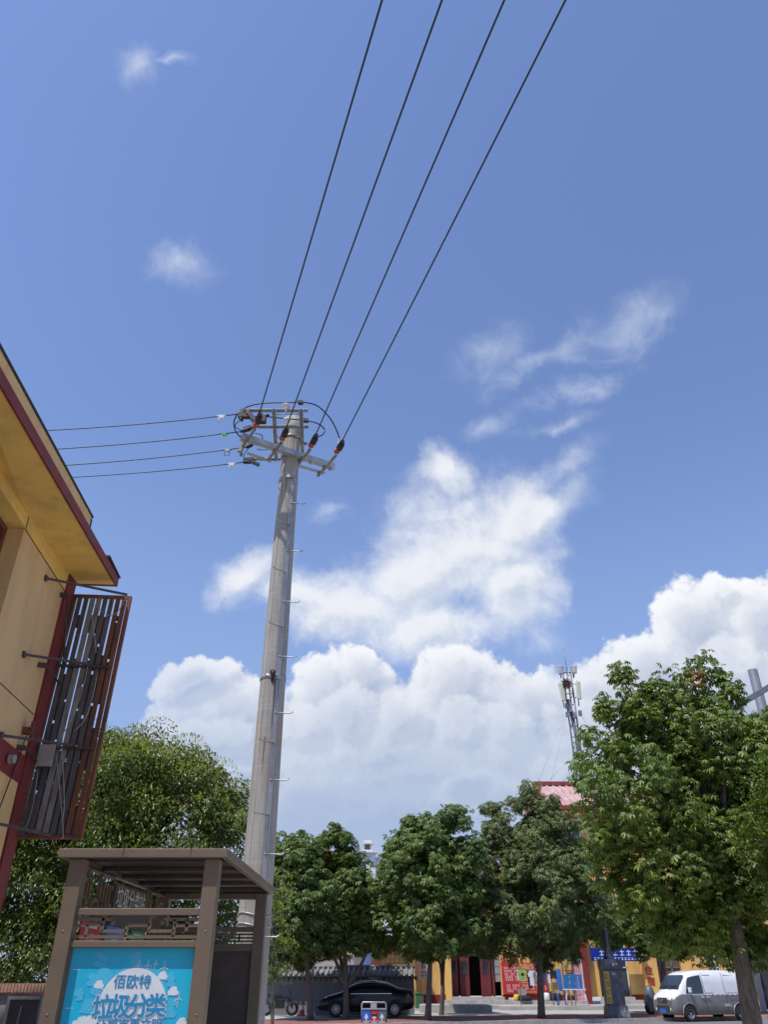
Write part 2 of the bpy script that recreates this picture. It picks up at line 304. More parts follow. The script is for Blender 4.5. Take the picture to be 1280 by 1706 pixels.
def paver_mat():
    m = bpy.data.materials.new('red_brick_pavers'); m.use_nodes = True; t = m.node_tree; b = t.nodes['Principled BSDF']
    tcn = NN(t, 'ShaderNodeTexCoord'); br = NN(t, 'ShaderNodeTexBrick'); t.links.new(tcn.outputs['Object'], br.inputs['Vector'])
    br.inputs['Scale'].default_value = 3.0; br.inputs['Color1'].default_value = (0.22, 0.075, 0.055, 1); br.inputs['Color2'].default_value = (0.30, 0.12, 0.09, 1)
    br.inputs['Mortar'].default_value = (0.14, 0.11, 0.10, 1); br.inputs['Mortar Size'].default_value = 0.015
    t.links.new(br.outputs[0], b.inputs['Base Color']); b.inputs['Roughness'].default_value = 0.9; return m
MT['pavers'] = paver_mat()

# ------------------------------------------------------------------ mesh builder
class MB:
    def __init__(s): s.v = []; s.f = []; s.m = []; s.sm = []
    def add(s, vs, fs, mi=0, smooth=False):
        k = len(s.v); s.v += [tuple(v) for v in vs]
        for f in fs: s.f.append(tuple(i + k for i in f)); s.m.append(mi); s.sm.append(smooth)
        return s
    def box(s, a, b, mi=0):
        x0, x1 = sorted((a[0], b[0])); y0, y1 = sorted((a[1], b[1])); z0, z1 = sorted((a[2], b[2]))
        return s.add([(x0, y0, z0), (x1, y0, z0), (x1, y1, z0), (x0, y1, z0), (x0, y0, z1), (x1, y0, z1), (x1, y1, z1), (x0, y1, z1)],
                     [(0, 3, 2, 1), (4, 5, 6, 7), (0, 1, 5, 4), (1, 2, 6, 5), (2, 3, 7, 6), (3, 0, 4, 7)], mi)
    def hexa(s, p, mi=0):  # 8 points, bottom ring then top ring
        return s.add(p, [(0, 3, 2, 1), (4, 5, 6, 7), (0, 1, 5, 4), (1, 2, 6, 5), (2, 3, 7, 6), (3, 0, 4, 7)], mi)
    def beam(s, p, q, wd, ht, mi=0, up=(0, 0, 1), w2=None, h2=None):
        p = Vector(p); q = Vector(q); d = (q - p).normalized(); u = Vector(up)
        if abs(d.dot(u)) > 0.98: u = Vector((0, 1, 0))
        sd = d.cross(u).normalized(); u = sd.cross(d).normalized()
        w2 = wd if w2 is None else w2; h2 = ht if h2 is None else h2
        o = []
        for c, ww, hh in ((p, wd, ht), (q, w2, h2)):
            o += [c - sd * ww / 2 - u * hh / 2, c + sd * ww / 2 - u * hh / 2, c + sd * ww / 2 + u * hh / 2, c - sd * ww / 2 + u * hh / 2]
        return s.hexa(o, mi)
    def tube(s, pts, r, n=8, mi=0, r2=None, caps=True):
        pts = [Vector(p) for p in pts]; L = len(pts); rings = []
        ref = Vector((0, 0, 1))
        d0 = (pts[1] - pts[0]).normalized()
        if abs(d0.dot(ref)) > 0.9: ref = Vector((1, 0, 0))
        vs = []
        for i, p in enumerate(pts):
            d = (pts[min(i + 1, L - 1)] - pts[max(i - 1, 0)]).normalized()
            a = d.cross(ref)
            if a.length < 1e-4: a = d.cross(Vector((0, 1, 0)))
            a.normalize(); b = a.cross(d).normalized(); ref = b if abs(d.dot(b)) < 0.5 else ref
            if isinstance(r, (list, tuple)): rr = r[i]
            else: rr = r if r2 is None else r + (r2 - r) * i / (L - 1)
            for k in range(n):
                t = 2 * math.pi * k / n
                vs.append(p + a * math.cos(t) * rr + b * math.sin(t) * rr)
        fs = []
        for i in range(L - 1):
            for k in range(n):
                fs.append((i * n + k, i * n + (k + 1) % n, (i + 1) * n + (k + 1) % n, (i + 1) * n + k))
        s.add(vs, fs, mi, True)
        if caps:
            k0 = len(s.v) - len(vs)
            s.f.append(tuple(k0 + i for i in range(n))[::-1]); s.m.append(mi); s.sm.append(False)
            s.f.append(tuple(k0 + (L - 1) * n + i for i in range(n))); s.m.append(mi); s.sm.append(False)
        return s
    def lathe(s, prof, c, axis=(0, 0, 1), n=24, mi=0):
        ax = Vector(axis).normalized(); a = ax.orthogonal().normalized(); b = ax.cross(a); c = Vector(c)
        vs = []; L = len(prof)
        for (r, h) in prof:
            for k in range(n):
                t = 2 * math.pi * k / n
                vs.append(c + ax * h + (a * math.cos(t) + b * math.sin(t)) * max(r, 1e-4))
        fs = [(i * n + k, i * n + (k + 1) % n, (i + 1) * n + (k + 1) % n, (i + 1) * n + k) for i in range(L - 1) for k in range(n)]
        return s.add(vs, fs, mi, True)
    def prism(s, poly, frame, t0, t1, mi=0):
        """poly 2D in frame (origin, ex, ey, en), extruded from t0 to t1 along en"""
        o, ex, ey, en = frame; n = len(poly)
        vs = [o + ex * x + ey * y + en * t0 for x, y in poly] + [o + ex * x + ey * y + en * t1 for x, y in poly]
        fs = [tuple(range(n))[::-1], tuple(range(n, 2 * n))] + [(i, (i + 1) % n, n + (i + 1) % n, n + i) for i in range(n)]
        return s.add(vs, fs, mi)
    def text(s, body, centre, ex, ey, h, bold=0.0, mi=0, wscale=1.0, lift=0.0):
        vs, fs = text_mesh(body, 0.0)
        xs = [v[0] for v in vs]; ys = [v[1] for v in vs]
        cx, cy = (min(xs) + max(xs)) / 2, (min(ys) + max(ys)) / 2
        k = h / (max(ys) - min(ys)); ex = Vector(ex).normalized(); ey = Vector(ey).normalized(); n = ex.cross(ey)
        c = Vector(centre)
        offs = [(0, 0)] if bold <= 0 else [(bold * math.cos(R(a)), bold * math.sin(R(a))) for a in range(0, 360, 45 if bold < .04 else 30)]
        for q, (ox, oy) in enumerate(offs):
            s.add([c + ex * (x - cx + ox) * k * wscale + ey * (y - cy + oy) * k + n * (lift + q * .00006) for x, y in vs], fs, mi)
        return s
    def obj(s, name, mats, parent=None, loc=None, bevel=0.0):
        base = parent_loc(parent) if parent is not None else Vector((0, 0, 0))
        o_ = Vector(loc) if loc is not None else Vector((0, 0, 0))
        shift = base + o_ if parent is not None else o_
        me = bpy.data.meshes.new(name)
        me.from_pydata([tuple(Vector(v) - shift) for v in s.v], [], s.f)
        if not isinstance(mats, (list, tuple)): mats = [mats]
        for m in mats: me.materials.append(MT[m] if isinstance(m, str) else m)
        me.polygons.foreach_set('material_index', s.m); me.polygons.foreach_set('use_smooth', s.sm)
        me.update()
        o = bpy.data.objects.new(name, me); COL.objects.link(o)
        if parent is not None: o.parent = parent
        o.location = o_
        if bevel:
            b = o.modifiers.new('edge', 'BEVEL'); b.width = bevel; b.segments = 2; b.limit_method = 'ANGLE'
        return o
def parent_loc(p):
    v = Vector((0, 0, 0))
    while p is not None: v += p.location; p = p.parent
    return v
_tc = {}
def text_mesh(body, bold=0.0):
    k = (body, bold)
    if k not in _tc:
        cu = bpy.data.curves.new('t', 'FONT'); cu.body = body; cu.offset = bold; cu.resolution_u = 2; cu.size = 1
        o = bpy.data.objects.new('t', cu); COL.objects.link(o)
        dg = bpy.context.evaluated_depsgraph_get(); dg.update()
        me = bpy.data.meshes.new_from_object(o.evaluated_get(dg))
        _tc[k] = ([(v.co.x, v.co.y) for v in me.vertices], [tuple(p.vertices) for p in me.polygons])
        bpy.data.objects.remove(o); bpy.data.meshes.remove(me); bpy.data.curves.remove(cu)
    return _tc[k]
def tag(o, label=None, cat=None, group=None, kind=None):
    if label: o['label'] = label
    if cat: o['category'] = cat
    if group: o['group'] = group
    if kind: o['kind'] = kind
    return o
def thing(name, label, cat, loc=(0, 0, 0), group=None):
    o = bpy.data.objects.new(name, None); o.empty_display_size = 0.2; COL.objects.link(o); o.location = loc
    return tag(o, label, cat, group)
def copy_tree(o, parent=None):
    c = o.copy(); COL.objects.link(c); c.parent = parent
    for ch in [x for x in bpy.data.objects if x.parent == o]: copy_tree(ch, c)
    return c
def V(*a): return Vector(a)
def circle(cx, cy, r, n=28, a0=0, a1=360): return [(cx + r * math.cos(R(a0 + (a1 - a0) * i / n)), cy + r * math.sin(R(a0 + (a1 - a0) * i / n))) for i in range(n)]
def bez(pts, n=24):
    """Catmull-Rom through points"""
    P = [Vector(p) for p in pts]; P = [P[0] * 2 - P[1]] + P + [P[-1] * 2 - P[-2]]; out = []
    for i in range(1, len(P) - 2):
        for k in range(n // (len(P) - 3) + 1):
            t = k / (n // (len(P) - 3) + 1)
            out.append(0.5 * ((2 * P[i]) + (P[i + 1] - P[i - 1]) * t + (2 * P[i - 1] - 5 * P[i] + 4 * P[i + 1] - P[i + 2]) * t * t + (3 * P[i] - P[i - 1] - 3 * P[i + 1] + P[i + 2]) * t ** 3))
    out.append(P[-2]); return out

# ------------------------------------------------------------------ ground
KD = V(math.cos(R(21)), math.sin(R(21)), 0); KN = V(-KD.y, KD.x, 0); K0 = V(6.35, 39.0, 0)   # kerb line of the street
g = MB(); g.add([(-600, -60, 0), (600, -60, 0), (600, 1500, 0), (-600, 1500, 0)], [(0, 1, 2, 3)]); tag(g.obj('road', 'asphalt'), kind='structure')
def kq(a, b, c, d, z0, z1, name, m):
    P = [K0 + KD * a + KN * c, K0 + KD * b + KN * c, K0 + KD * b + KN * d, K0 + KD * a + KN * d]
    o = MB().hexa([p + V(0, 0, z0) for p in P] + [p + V(0, 0, z1) for p in P]); return tag(o.obj(name, m), kind='structure')
kq(-45, 60, 0.18, 5.2, -0.1, 0.115, 'brick_pavement', 'pavers')
kq(-45, 60, 5.2, 60, -0.1, 0.119, 'concrete_pavement', 'concrete_pave')
kb = MB(); random.seed(3)
for i in range(-45, 60):
    a, b = K0 + KD * (i + 0.006), K0 + KD * (i + 0.994)
    kb.hexa([a + V(0, 0, -.1), b + V(0, 0, -.1), b + KN * .178 + V(0, 0, -.1), a + KN * .178 + V(0, 0, -.1), a + V(0, 0, .13), b + V(0, 0, .13), b + KN * .178 + V(0, 0, .13), a + KN * .178 + V(0, 0, .13)])
tag(kb.obj('kerb', 'kerb'), kind='structure')
MB().box((-14, -25, 0), (16, 30, .004)).obj('near_pavement', 'near_paving')['kind'] = 'structure'  # unseen foreground, paled and widened to bounce light onto wall and eave

# ------------------------------------------------------------------ building close by (wall runs along the alley)
C0 = V(-4.57, 10.2, 0); WU = V(0.0788, -0.9969, 0); WN = V(0.9969, 0.0788, 0)
def W(s, o, z): return C0 + WU * s + WN * o + V(0, 0, z)
def wbox(mb, s0, s1, o0, o1, z0, z1, mi=0):
    return mb.hexa([W(s0, o0, z0), W(s1, o0, z0), W(s1, o1, z0), W(s0, o1, z0), W(s0, o0, z1), W(s1, o0, z1), W(s1, o1, z1), W(s0, o1, z1)], mi)
nb = thing('yellow_building', 'yellow rendered building with dark red eave, corner stripe and floor band beside the alley', 'building', W(0, 0, 0))
wl = MB()
SO = 6.6                       # soffit height
wbox(wl, 0, 13, -8, -0.30, 0, SO)                  # core
wbox(wl, 0, 13, -0.30, 0, 0, 4.95)                 # below the upper windows
wbox(wl, 0, 2.05, -0.30, 0, 4.95, 6.32)
wbox(wl, 4.6, 6.2, -0.30, 0, 4.95, 6.32); wbox(wl, 8.7, 13, -0.30, 0, 4.95, 6.32)
wl.obj('wall', 'wall_pale', nb)
bw = MB(); wbox(bw, 0, 13, -0.30, 0.012, 6.325, SO); bw.obj('head_beam', 'soffit', nb)
gr = MB()
wbox(gr, 2.04, 2.06, 0.013, 0.015, 6.33, 6.58)
wbox(gr, 0.34, 13, 0.001, 0.004, 4.525, 4.537); wbox(gr, 0.3, 2.05, 0.001, 0.006, 6.315, 6.327)
gr.obj('joint_line', 'black_trim', nb)
def zt_e(s_): return SO - 0.05 * max(0, s_)
def ebox(mb, s0, s1, o0, o1, a, b, mi=0):   # follows the slight fall of the eave toward the street
    return mb.hexa([W(s0, o0, zt_e(s0) + a), W(s1, o0, zt_e(s1) + a), W(s1, o1, zt_e(s1) + a), W(s0, o1, zt_e(s0) + a), W(s0, o0, zt_e(s0) + b), W(s1, o0, zt_e(s1) + b), W(s1, o1, zt_e(s1) + b), W(s0, o1, zt_e(s0) + b)], mi)
sf = MB(); sf.hexa([W(-.06, -.31, SO), W(6, -.31, SO), W(6, .58, zt_e(6)), W(-.06, .58, SO), W(-.06, -.31, SO + .12), W(6, -.31, SO + .12), W(6, .58, zt_e(6) + .11), W(-.06, .58, SO + .12)])
wbox(sf, -0.06, 3, -8, -0.312, SO, SO + 0.12); sf.obj('eave_soffit', 'soffit', nb)
fa = MB(); ebox(fa, -0.059, 6, 0.582, 0.61, -.01, 0.125); wbox(fa, -0.10, -0.061, -8, 0.61, SO - 0.01, SO + 0.125); fa.obj('fascia', 'red_paint', nb)
pr = MB(); pr.hexa([W(1.42, -7.5, SO+.125), W(6, -7.5, SO-.2), W(6, .54, SO-.19), W(1.42, .54, SO+.05), W(1.42, -7.5, 6.89), W(6, -7.5, 6.66), W(6, .54, 6.66), W(1.42, .54, 6.89)]); pr.obj('parapet', 'wall_pale', nb)
tr = MB(); tr.hexa([W(1.38, -7.55, 6.893), W(6, -7.55, 6.663), W(6, .555, 6.663), W(1.38, .555, 6.893), W(1.38, -7.55, 6.92), W(6, -7.55, 6.69), W(6, .555, 6.69), W(1.38, .555, 6.92)]); wbox(tr, 1.34, 1.415, 0.2, 0.535, SO + 0.13, 6.89); wbox(tr, -0.11, .6, 0.30, 0.63, SO + 0.13, SO + 0.15); tr.obj('roof_edge', 'black_trim', nb)
pi = MB(); wbox(pi, -0.02, 0.30, 0.0, 0.035, 0, SO - 0.001); wbox(pi, -0.035, -0.001, -0.4, 0.035, 0, SO - 0.001); pi.obj('corner_stripe', 'red_flat', nb)
rb = MB(); wbox(rb, 0.33, 13, 0.0, 0.030, 3.68, 4.0); rb.obj('floor_band', 'red_flat', nb)
lw = MB(); wbox(lw, 0.33, 13, 0.0, 0.012, 0, 3.68); lw.obj('lower_wall', 'wall_yellow', nb)
for s0, s1 in ((2.05, 4.6), (6.2, 8.7)):
    wf = MB()
    for a in ((s0, s0 + .07, 4.95, 6.32), (s1 - .07, s1, 4.95, 6.32), (s0 + .07, s1 - .07, 4.95, 5.02), (s0 + .07, s1 - .07, 6.25, 6.32), ((s0 + s1) / 2 - .03, (s0 + s1) / 2 + .03, 5.02, 6.25)):
        wbox(wf, a[0], a[1], -0.28, -0.20, a[2], a[3])
    w_ = wf.obj('window', 'rust', nb)
    p_ = MB(); wbox(p_, s0 + .07, s1 - .07, -0.25, -0.24, 5.02, 6.25); p_.obj('pane', 'glass', w_)

# cable run down the wall with an insulator and rusty bracket
cl = thing('wall_cable', 'thin dark cable with rusty bracket and grey insulator running down the yellow wall', 'cable', W(0.9, 0, 4.4))
c_ = MB(); c_.tube([W(0.55, .10, 4.33), W(0.58, .06, 4.15), W(0.62, .05, 3.9), W(0.72, .05, 3.6), W(0.85, .05, 3.2), W(1.0, .05, 2.8)], 0.008, 5); c_.obj('cable_line', 'black', cl)
c_ = MB(); wbox(c_, .52, .60, .0, .12, 4.22, 4.30)
for k in range(7):
    a = k * 51; c_.beam(W(.56, .1, 4.28), W(.56 + .10 * math.cos(R(a)), .12, 4.28 + .10 * math.sin(R(a))), .03, .02)
c_.obj('bracket', 'rust', cl)
c_ = MB(); c_.lathe([(0, 0), (.05, 0), (.05, .03), (.03, .04), (.05, .05), (.05, .08), (0, .08)], W(.92, .05, 3.83), WN, 12); c_.obj('insulator', 'box_pale', cl)

# rusty projecting sign frame
bfY = 0.10
def F(x, z, d=0.0): return W(-0.02 + d, x + .018 * (z - 3.4), z)          # x outwards from the wall, d toward the alley end
sg = thing('sign_frame', 'rusty projecting sign frame of grey and red slats on the yellow building corner', 'sign frame', W(0, 0.5, 1.7))
FZ0, FZ1, FX0, FX1 = 1.78, 4.98, -0.01, 0.97
# real heights from the photo's pixels
def zr(px, py):
    r = ray(px, py); P = C0 + WU * 0.0; t = (P - CAM).dot(V(-WU.x, -WU.y, 0)) / r.dot(V(-WU.x, -WU.y, 0)); q = CAM + r * t
    return (q - C0).dot(WN), q.z
FX1, FZ1 = zr(217, 993); FXb, FZ0 = zr(131, 1397)
FX1 = (FX1 + FXb) / 2
fr = MB()
for x, wd in ((FX0 + .02, .045), (FX1 - .02, .05)): fr.beam(F(x, FZ0), F(x, FZ1), wd, .05, up=(0, 1, 0))
for z in (FZ0 + .02, FZ1 - .02): fr.beam(F(FX0 + .04, z), F(FX1 - .045, z), .05, .045)
fr.obj('outer_frame', 'rust', sg)
NS = 8
pitch = (FX1 - FX0 - .10) / NS
for i in range(NS):
    x = FX0 + .06 + pitch * (i + .5)
    m = ['slat_grey', 'slat_grey', 'slat_light', 'slat_light', 'slat_grey', 'slat_grey', 'rust', 'rust'][i]
    s_ = MB(); wd = pitch * (0.70 if i not in (2, 3) else .80)
    s_.beam(F(x, FZ0 + .05, .03), F(x, FZ1 - .05, .03), wd, .016, up=(0, 1, 0)); s_.obj('slat', m, sg)
random.seed(11)
bs = MB()                       # second layer of broken boards behind
for i in range(NS - 1):
    x = FX0 + .06 + pitch * (i + 1)
    z = FZ0 + .05
    while z < FZ1 - .3:
        h = random.uniform(.25, .75)
        if random.random() < 0.80: bs.beam(F(x, z, -.03), F(x, min(z + h, FZ1 - .3), -.03), .075, .012, up=(0, 1, 0))
        z += h + random.uniform(.02, .05)
bs.obj('backing_board', 'slat_grey', sg)
ZM = [zr(160, 1112)[1], zr(140, 1247)[1]]
for z in ZM:
    cr = MB(); cr.beam(F(FX0 + .02, z, .06), F(FX1 - .08, z, .06), .035, .035); cr.obj('cross_rail', 'rust_dark', sg)
# struts reaching the wall
for (pxw, pyw, xo, zf) in ((75, 963, FX1 - .05, FZ1 - .01), (38, 1090, FX1 - .35, ZM[0] + .02), (0, 1225, FX1 - .3, ZM[1] + .02), (-30, 1383, FX1 - .35, FZ0 + .03)):
    s_ = {75: (1.07, 6.13), 38: (1.15, 5.04), 0: (1.2, 4.03), -30: (1.25, 3.1)}[pxw]
    b_ = MB(); b_.beam(W(s_[0], .02, s_[1]), F(xo, zf, .09), .022, .03)
    b_.box(W(s_[0], 0, s_[1]) - V(.01, .03, .035), W(s_[0], 0, s_[1]) + V(.03, .03, .035)); b_.obj('strut', 'rust_dark', sg)
for s_ in ((.41, 6.2), (.59, 5.11), (.62, 4.04)):
    b_ = MB(); b_.beam(W(s_[0], 0, s_[1]), W(s_[0] - .02, .10, s_[1]), .04, .06); b_.tube([W(s_[0] - .01, .1, s_[1]), F(.1, s_[1] - (.9 if s_[1] > 6 else 0.06), .05)], .014, 6); b_.obj('stub_bracket', 'rust_dark', sg)
jb = MB(); q = zr(62, 1260); jb.box(F(.10, q[1] - .15, .12), F(.28, q[1] + .12, .18)); jb.obj('junction_box', 'box_pale', sg)
random.seed(5)
wr = MB()
for (x0, z0, x1, z1, sag) in ((.35, ZM[0] + .9, .75, ZM[0] + 1.0, .25), (.3, ZM[0] + .85, .5, ZM[0] + .2, .3), (.45, ZM[0], .30, ZM[1] + .1, .15), (.35, ZM[1], .55, ZM[1] - .9, .3), (.3, ZM[1] - .1, .6, ZM[1] - 1.1, .45), (.12, ZM[1] - .3, .15, FZ0 + .1, .1), (.6, ZM[0] - .1, .45, ZM[1] + .2, .2)):
    P = [F(x0 + (x1 - x0) * t + sag * .3 * math.sin(math.pi * t), z0 + (z1 - z0) * t - sag * math.sin(math.pi * t) * .8, .11) for t in [i / 12 for i in range(13)]]
    wr.tube(P, .006, 5)
wr.obj('loose_cable', 'box_pale', sg)

# ------------------------------------------------------------------ utility pole
PX, PY = -1.985, 13.3
PTOP = 1.6 + 10.44
def prad(z): return 0.178 + (PTOP - z) * 0.0076
def PC(z): return V(PX, PY, z)
po = thing('utility_pole', 'tall weathered concrete utility pole with steel step bar and galvanised crossarms', 'utility pole', (PX, PY, 0))
shaft = MB()
zs = [PTOP * i / 40 for i in range(41)]
shaft.lathe([(prad(z), z) for z in zs] + [(prad(PTOP) * .5, PTOP + .004), (0.001, PTOP + .004)], V(PX, PY, 0), n=48)
sh = shaft.obj('shaft', 'concrete', po)
def concrete_pole_mat():
    m = MT['concrete']; t = m.node_tree; b = t.nodes['Principled BSDF']
    src = b.inputs['Base Color'].links[0].from_socket
    tcn = NN(t, 'ShaderNodeTexCoord'); sx = NN(t, 'ShaderNodeSeparateXYZ'); t.links.new(tcn.outputs['Object'], sx.inputs[0])
    # hoop lines and formwork streaks cast into the concrete
    wv = NN(t, 'ShaderNodeTexNoise'); mp = NN(t, 'ShaderNodeMapping'); t.links.new(tcn.outputs['Object'], mp.inputs[0]); mp.inputs['Scale'].default_value = (1.5, 1.5, 26)
    t.links.new(mp.outputs[0], wv.inputs['Vector']); wv.inputs['Scale'].default_value = 1.0; wv.inputs['Detail'].default_value = 4
    c = MIX(t, SS(t, wv.outputs['Fac'], 0.58, 0.68, 0, .28), src, (0.50, 0.48, 0.44, 1))
    st = NN(t, 'ShaderNodeTexNoise'); mp2 = NN(t, 'ShaderNodeMapping'); t.links.new(tcn.outputs['Object'], mp2.inputs[0]); mp2.inputs['Scale'].default_value = (4, 4, 1.1)
    t.links.new(mp2.outputs[0], st.inputs['Vector']); st.inputs['Scale'].default_value = 1.0; st.inputs['Detail'].default_value = 3
    c = MIX(t, SS(t, st.outputs['Fac'], 0.58, 0.72, 0, .55), c, (0.40, 0.25, 0.14, 1))
    t.links.new(c, b.inputs['Base Color'])
concrete_pole_mat()
seam = MB()
for az in (-118, 62, -52):
    P = [V(PX + math.cos(R(az)) * (prad(z) + .001), PY + math.sin(R(az)) * (prad(z) + .001), z) for z in (0.2, 3, 6, 9, PTOP - .6)]
    seam.tube(P, .006, 5)
seam.obj('mould_seam', 'concrete', po)
# step bar and rungs
AZB = -62      # azimuth of the step bar round the pole (from +X), towards the viewer's right
bd = V(math.cos(R(AZB)), math.sin(R(AZB)), 0); tn = V(-bd.y, bd.x, 0)
def BP(z, o=.02): return PC(z) + bd * (prad(z) + o)
sb = MB(); sb.beam(BP(0.4), BP(10.55), .055, .012, up=bd); sb.beam(BP(0.4, .035) + tn * .024, BP(10.55, .035) + tn * .024, .008, .04, up=bd); sb.obj('step_bar', 'galv', po)
for k, py in enumerate([835, 873, 915, 952, 1000, 1043, 1092, 1130, 1186, 1237, 1298, 1357, 1422, 1500, 1560, 1600]):
    z = at(470, py, 13.05).z; sgn = 1 if k % 2 == 0 else -1
    r_ = MB(); a = BP(z, .03); dirn = (tn * sgn * .9 + bd * .25).normalized(); e = a + dirn * .27
    r_.tube([a - dirn * .02, e - dirn * .015, e + V(0, 0, .012), e + V(0, 0, .028) + dirn * .03], .011, 6); r_.obj('step_rung', 'galv', po)
for z, nm in ((at(470, 792, 13.05).z, 0), (at(460, 1124, 13.05).z, 1)):
    b_ = MB(); b_.lathe([(prad(z) + .001, -.035), (prad(z) + .012, -.035), (prad(z) + .012, .035), (prad(z) + .001, .035)], PC(z), n=40)
    q = PC(z) + V(.10, -1, 0).normalized() * (prad(z) + .03); b_.beam(q - V(.05, 0, 0), q + V(.05, 0, 0), .05, .07); b_.tube([q - V(.08, 0, -.02), q + V(.10, -.01, -.02)], .012, 6)
    b_.obj('pole_band', 'galv', po)
    if nm:
        k_ = MB(); k_.tube([q + V(-.02, -.05, .06), q + V(.02, -.07, 0.01), q + V(0, -.05, -.16)], [.03, .045, .012], 8); k_.box(q + V(-.04, -.08, .01), q + V(.05, -.02, .06)); k_.obj('band_clamp', 'black', po)
for (zt_, ln, az_) in ((at(460, 1124, 13.05).z - .05, .9, -75), (at(470, 792, 13.05).z - .05, .5, -95), (5.1, .6, -98)):
    P = [PC(zt_ - ln * i / 6) + V(math.cos(R(az_ + random.uniform(-1, 1))), math.sin(R(az_)), 0) * (prad(zt_ - ln * i / 6) + .0015) for i in range(7)]
    MB().tube(P, [.010, .012, .010, .008, .007, .005, .002], 5, caps=False).obj('rust_run', 'copper_stain', po)
for z in (at(430, 1522, 13).z, at(430, 1540, 13).z):
    b_ = MB()
    P = [PC(z + .03 * math.sin(a * 2)) + V(math.cos(a), math.sin(a), 0) * (prad(z) + .008) for a in [2 * math.pi * i / 32 for i in range(33)]]
    b_.tube(P, .012, 6, caps=False); b_.obj('wire_strap', 'galv', po)

# crossarm carrying the overhead wires
Z1 = 11.0
E0, E1 = atz(402, 727, Z1), atz(556, 778, Z1)
ed = (E1 - E0).normalized(); wd_ = V(ed.y, -ed.x, 0)       # wire direction (toward the camera)
# keep the arm in front of the shaft
ca = MB()
for sgn, o in ((1, 0.055), (-1, -0.055)):
    a, b = E0 + wd_ * o, E1 + wd_ * o
    ca.beam(a, b, .008, .12); ca.beam(a - wd_ * sgn * .0 + wd_ * (-.02 * sgn) + V(0, 0, .056), b + wd_ * (-.02 * sgn) + V(0, 0, .056), .045, .008)
    ca.beam(a + wd_ * (-.02 * sgn) - V(0, 0, .056), b + wd_ * (-.02 * sgn) - V(0, 0, .056), .045, .008)
ca.beam(E0 - V(0, 0, .064), E1 - V(0, 0, .064), .06, .006)
for t in (0.03, .45, .75, .97):
    p = E0.lerp(E1, t); ca.beam(p - V(0, 0, .075) - ed * .03, p - V(0, 0, .075) + ed * .03, .14, .014); ca.tube([p - V(0, 0, .12), p + V(0, 0, .08)], .012, 6)
ca.obj('crossarm', 'galv', po, bevel=.002)
top_px = [(637, 0), (737, 0), (841, 0), (943, 0)]
ins_px = [(427, 707), (471, 729), (519, 741), (562, 751)]
INS = []
for (x, y) in ins_px:
    a = atz(x, y, Z1 + .02); t = (a - E0).dot(ed); c = E0 + ed * t; INS.append((a, c))
    b_ = MB(); dd = (a - c).normalized()
    b_.beam(c - dd * .34 + V(0, 0, -.085), a + V(0, 0, -.0) - dd * .05 + V(0, 0, -.085), .05, .05, h2=.04)
    b_.tube([c - dd * .3 + V(0, 0, -.14), c - dd * .3 + V(0, 0, -.04)], .014, 6); b_.tube([a - dd * .1 + V(0, 0, -.14), a - dd * .1 + V(0, 0, -.03)], .014, 6)
    b_.obj('strain_bracket', 'steel_dull', po)
for (a, b) in (((497, 776), (541, 789)), ((452, 769), (412, 755))):
    b_ = MB(); b_.beam(atz(a[0], a[1], Z1 - .12), atz(b[0], b[1], Z1 - .05), .10, .006); b_.obj('flat_brace', 'galv', po)
# twin arm along the depth direction carrying the wires to the side
Z2 = 11.52
for xa, xb in ((457, 461), (502, 505)):
    a = atz(xa, 681, Z2); b = atz(xb, 768, Z2)
    c_ = MB(); c_.beam(a, b, .075, .008); c_.beam(a + V(.034, 0, -.035), b + V(.034, 0, -.035), .007, .07); c_.beam(a + V(-.034, 0, -.035), b + V(-.034, 0, -.035), .007, .07)
    for t in (.03, .33, .62, .93):
        p = a.lerp(b, t); c_.tube([p - V(0, 0, .03), p + V(0, 0, .03)], .014, 6)
    c_.obj('side_arm', 'galv', po, bevel=.001)
PL = []
for (xl, xr, y) in ((417, 513, 683), (430, 514, 710), (425, 512, 738), (432, 512, 764)):
    a, b = atz(xl, y, Z2 + .045), atz(xr, y, Z2 + .045); PL.append(a)
    c_ = MB(); c_.beam(a, b, .06, .012); c_.beam(a + V(0, .025, -.02), b + V(0, .025, -.02), .006, .05); c_.obj('tie_plate', 'galv', po)
for y_, z_ in ((690, Z2), (728, Z2 - .05)): MB().tube([atz(460, y_, z_), atz(506, y_, z_)], .011, 6).obj('through_bolt', 'galv', po)
hb = MB()
for z in (Z1, Z2 - .02):
    hb.lathe([(prad(z) + .001, -.04), (prad(z) + .012, -.04), (prad(z) + .012, .04), (prad(z) + .001, .04)], PC(z), n=40)
hb.obj('mounting_hoop', 'steel_dull', po)
for (x, y, z) in ((477, 676, Z2 + .16), (478, 700, Z2 + .16)):
    p = atz(x, y, z); b_ = MB(); b_.lathe([(0, .05), (.035, .045), (.05, .02), (.085, .0), (.08, -.02), (.04, -.01), (.035, -.05), (.055, -.07), (.03, -.09), (.015, -.18)], p, n=20); b_.obj('post_insulator', 'porcelain', po)

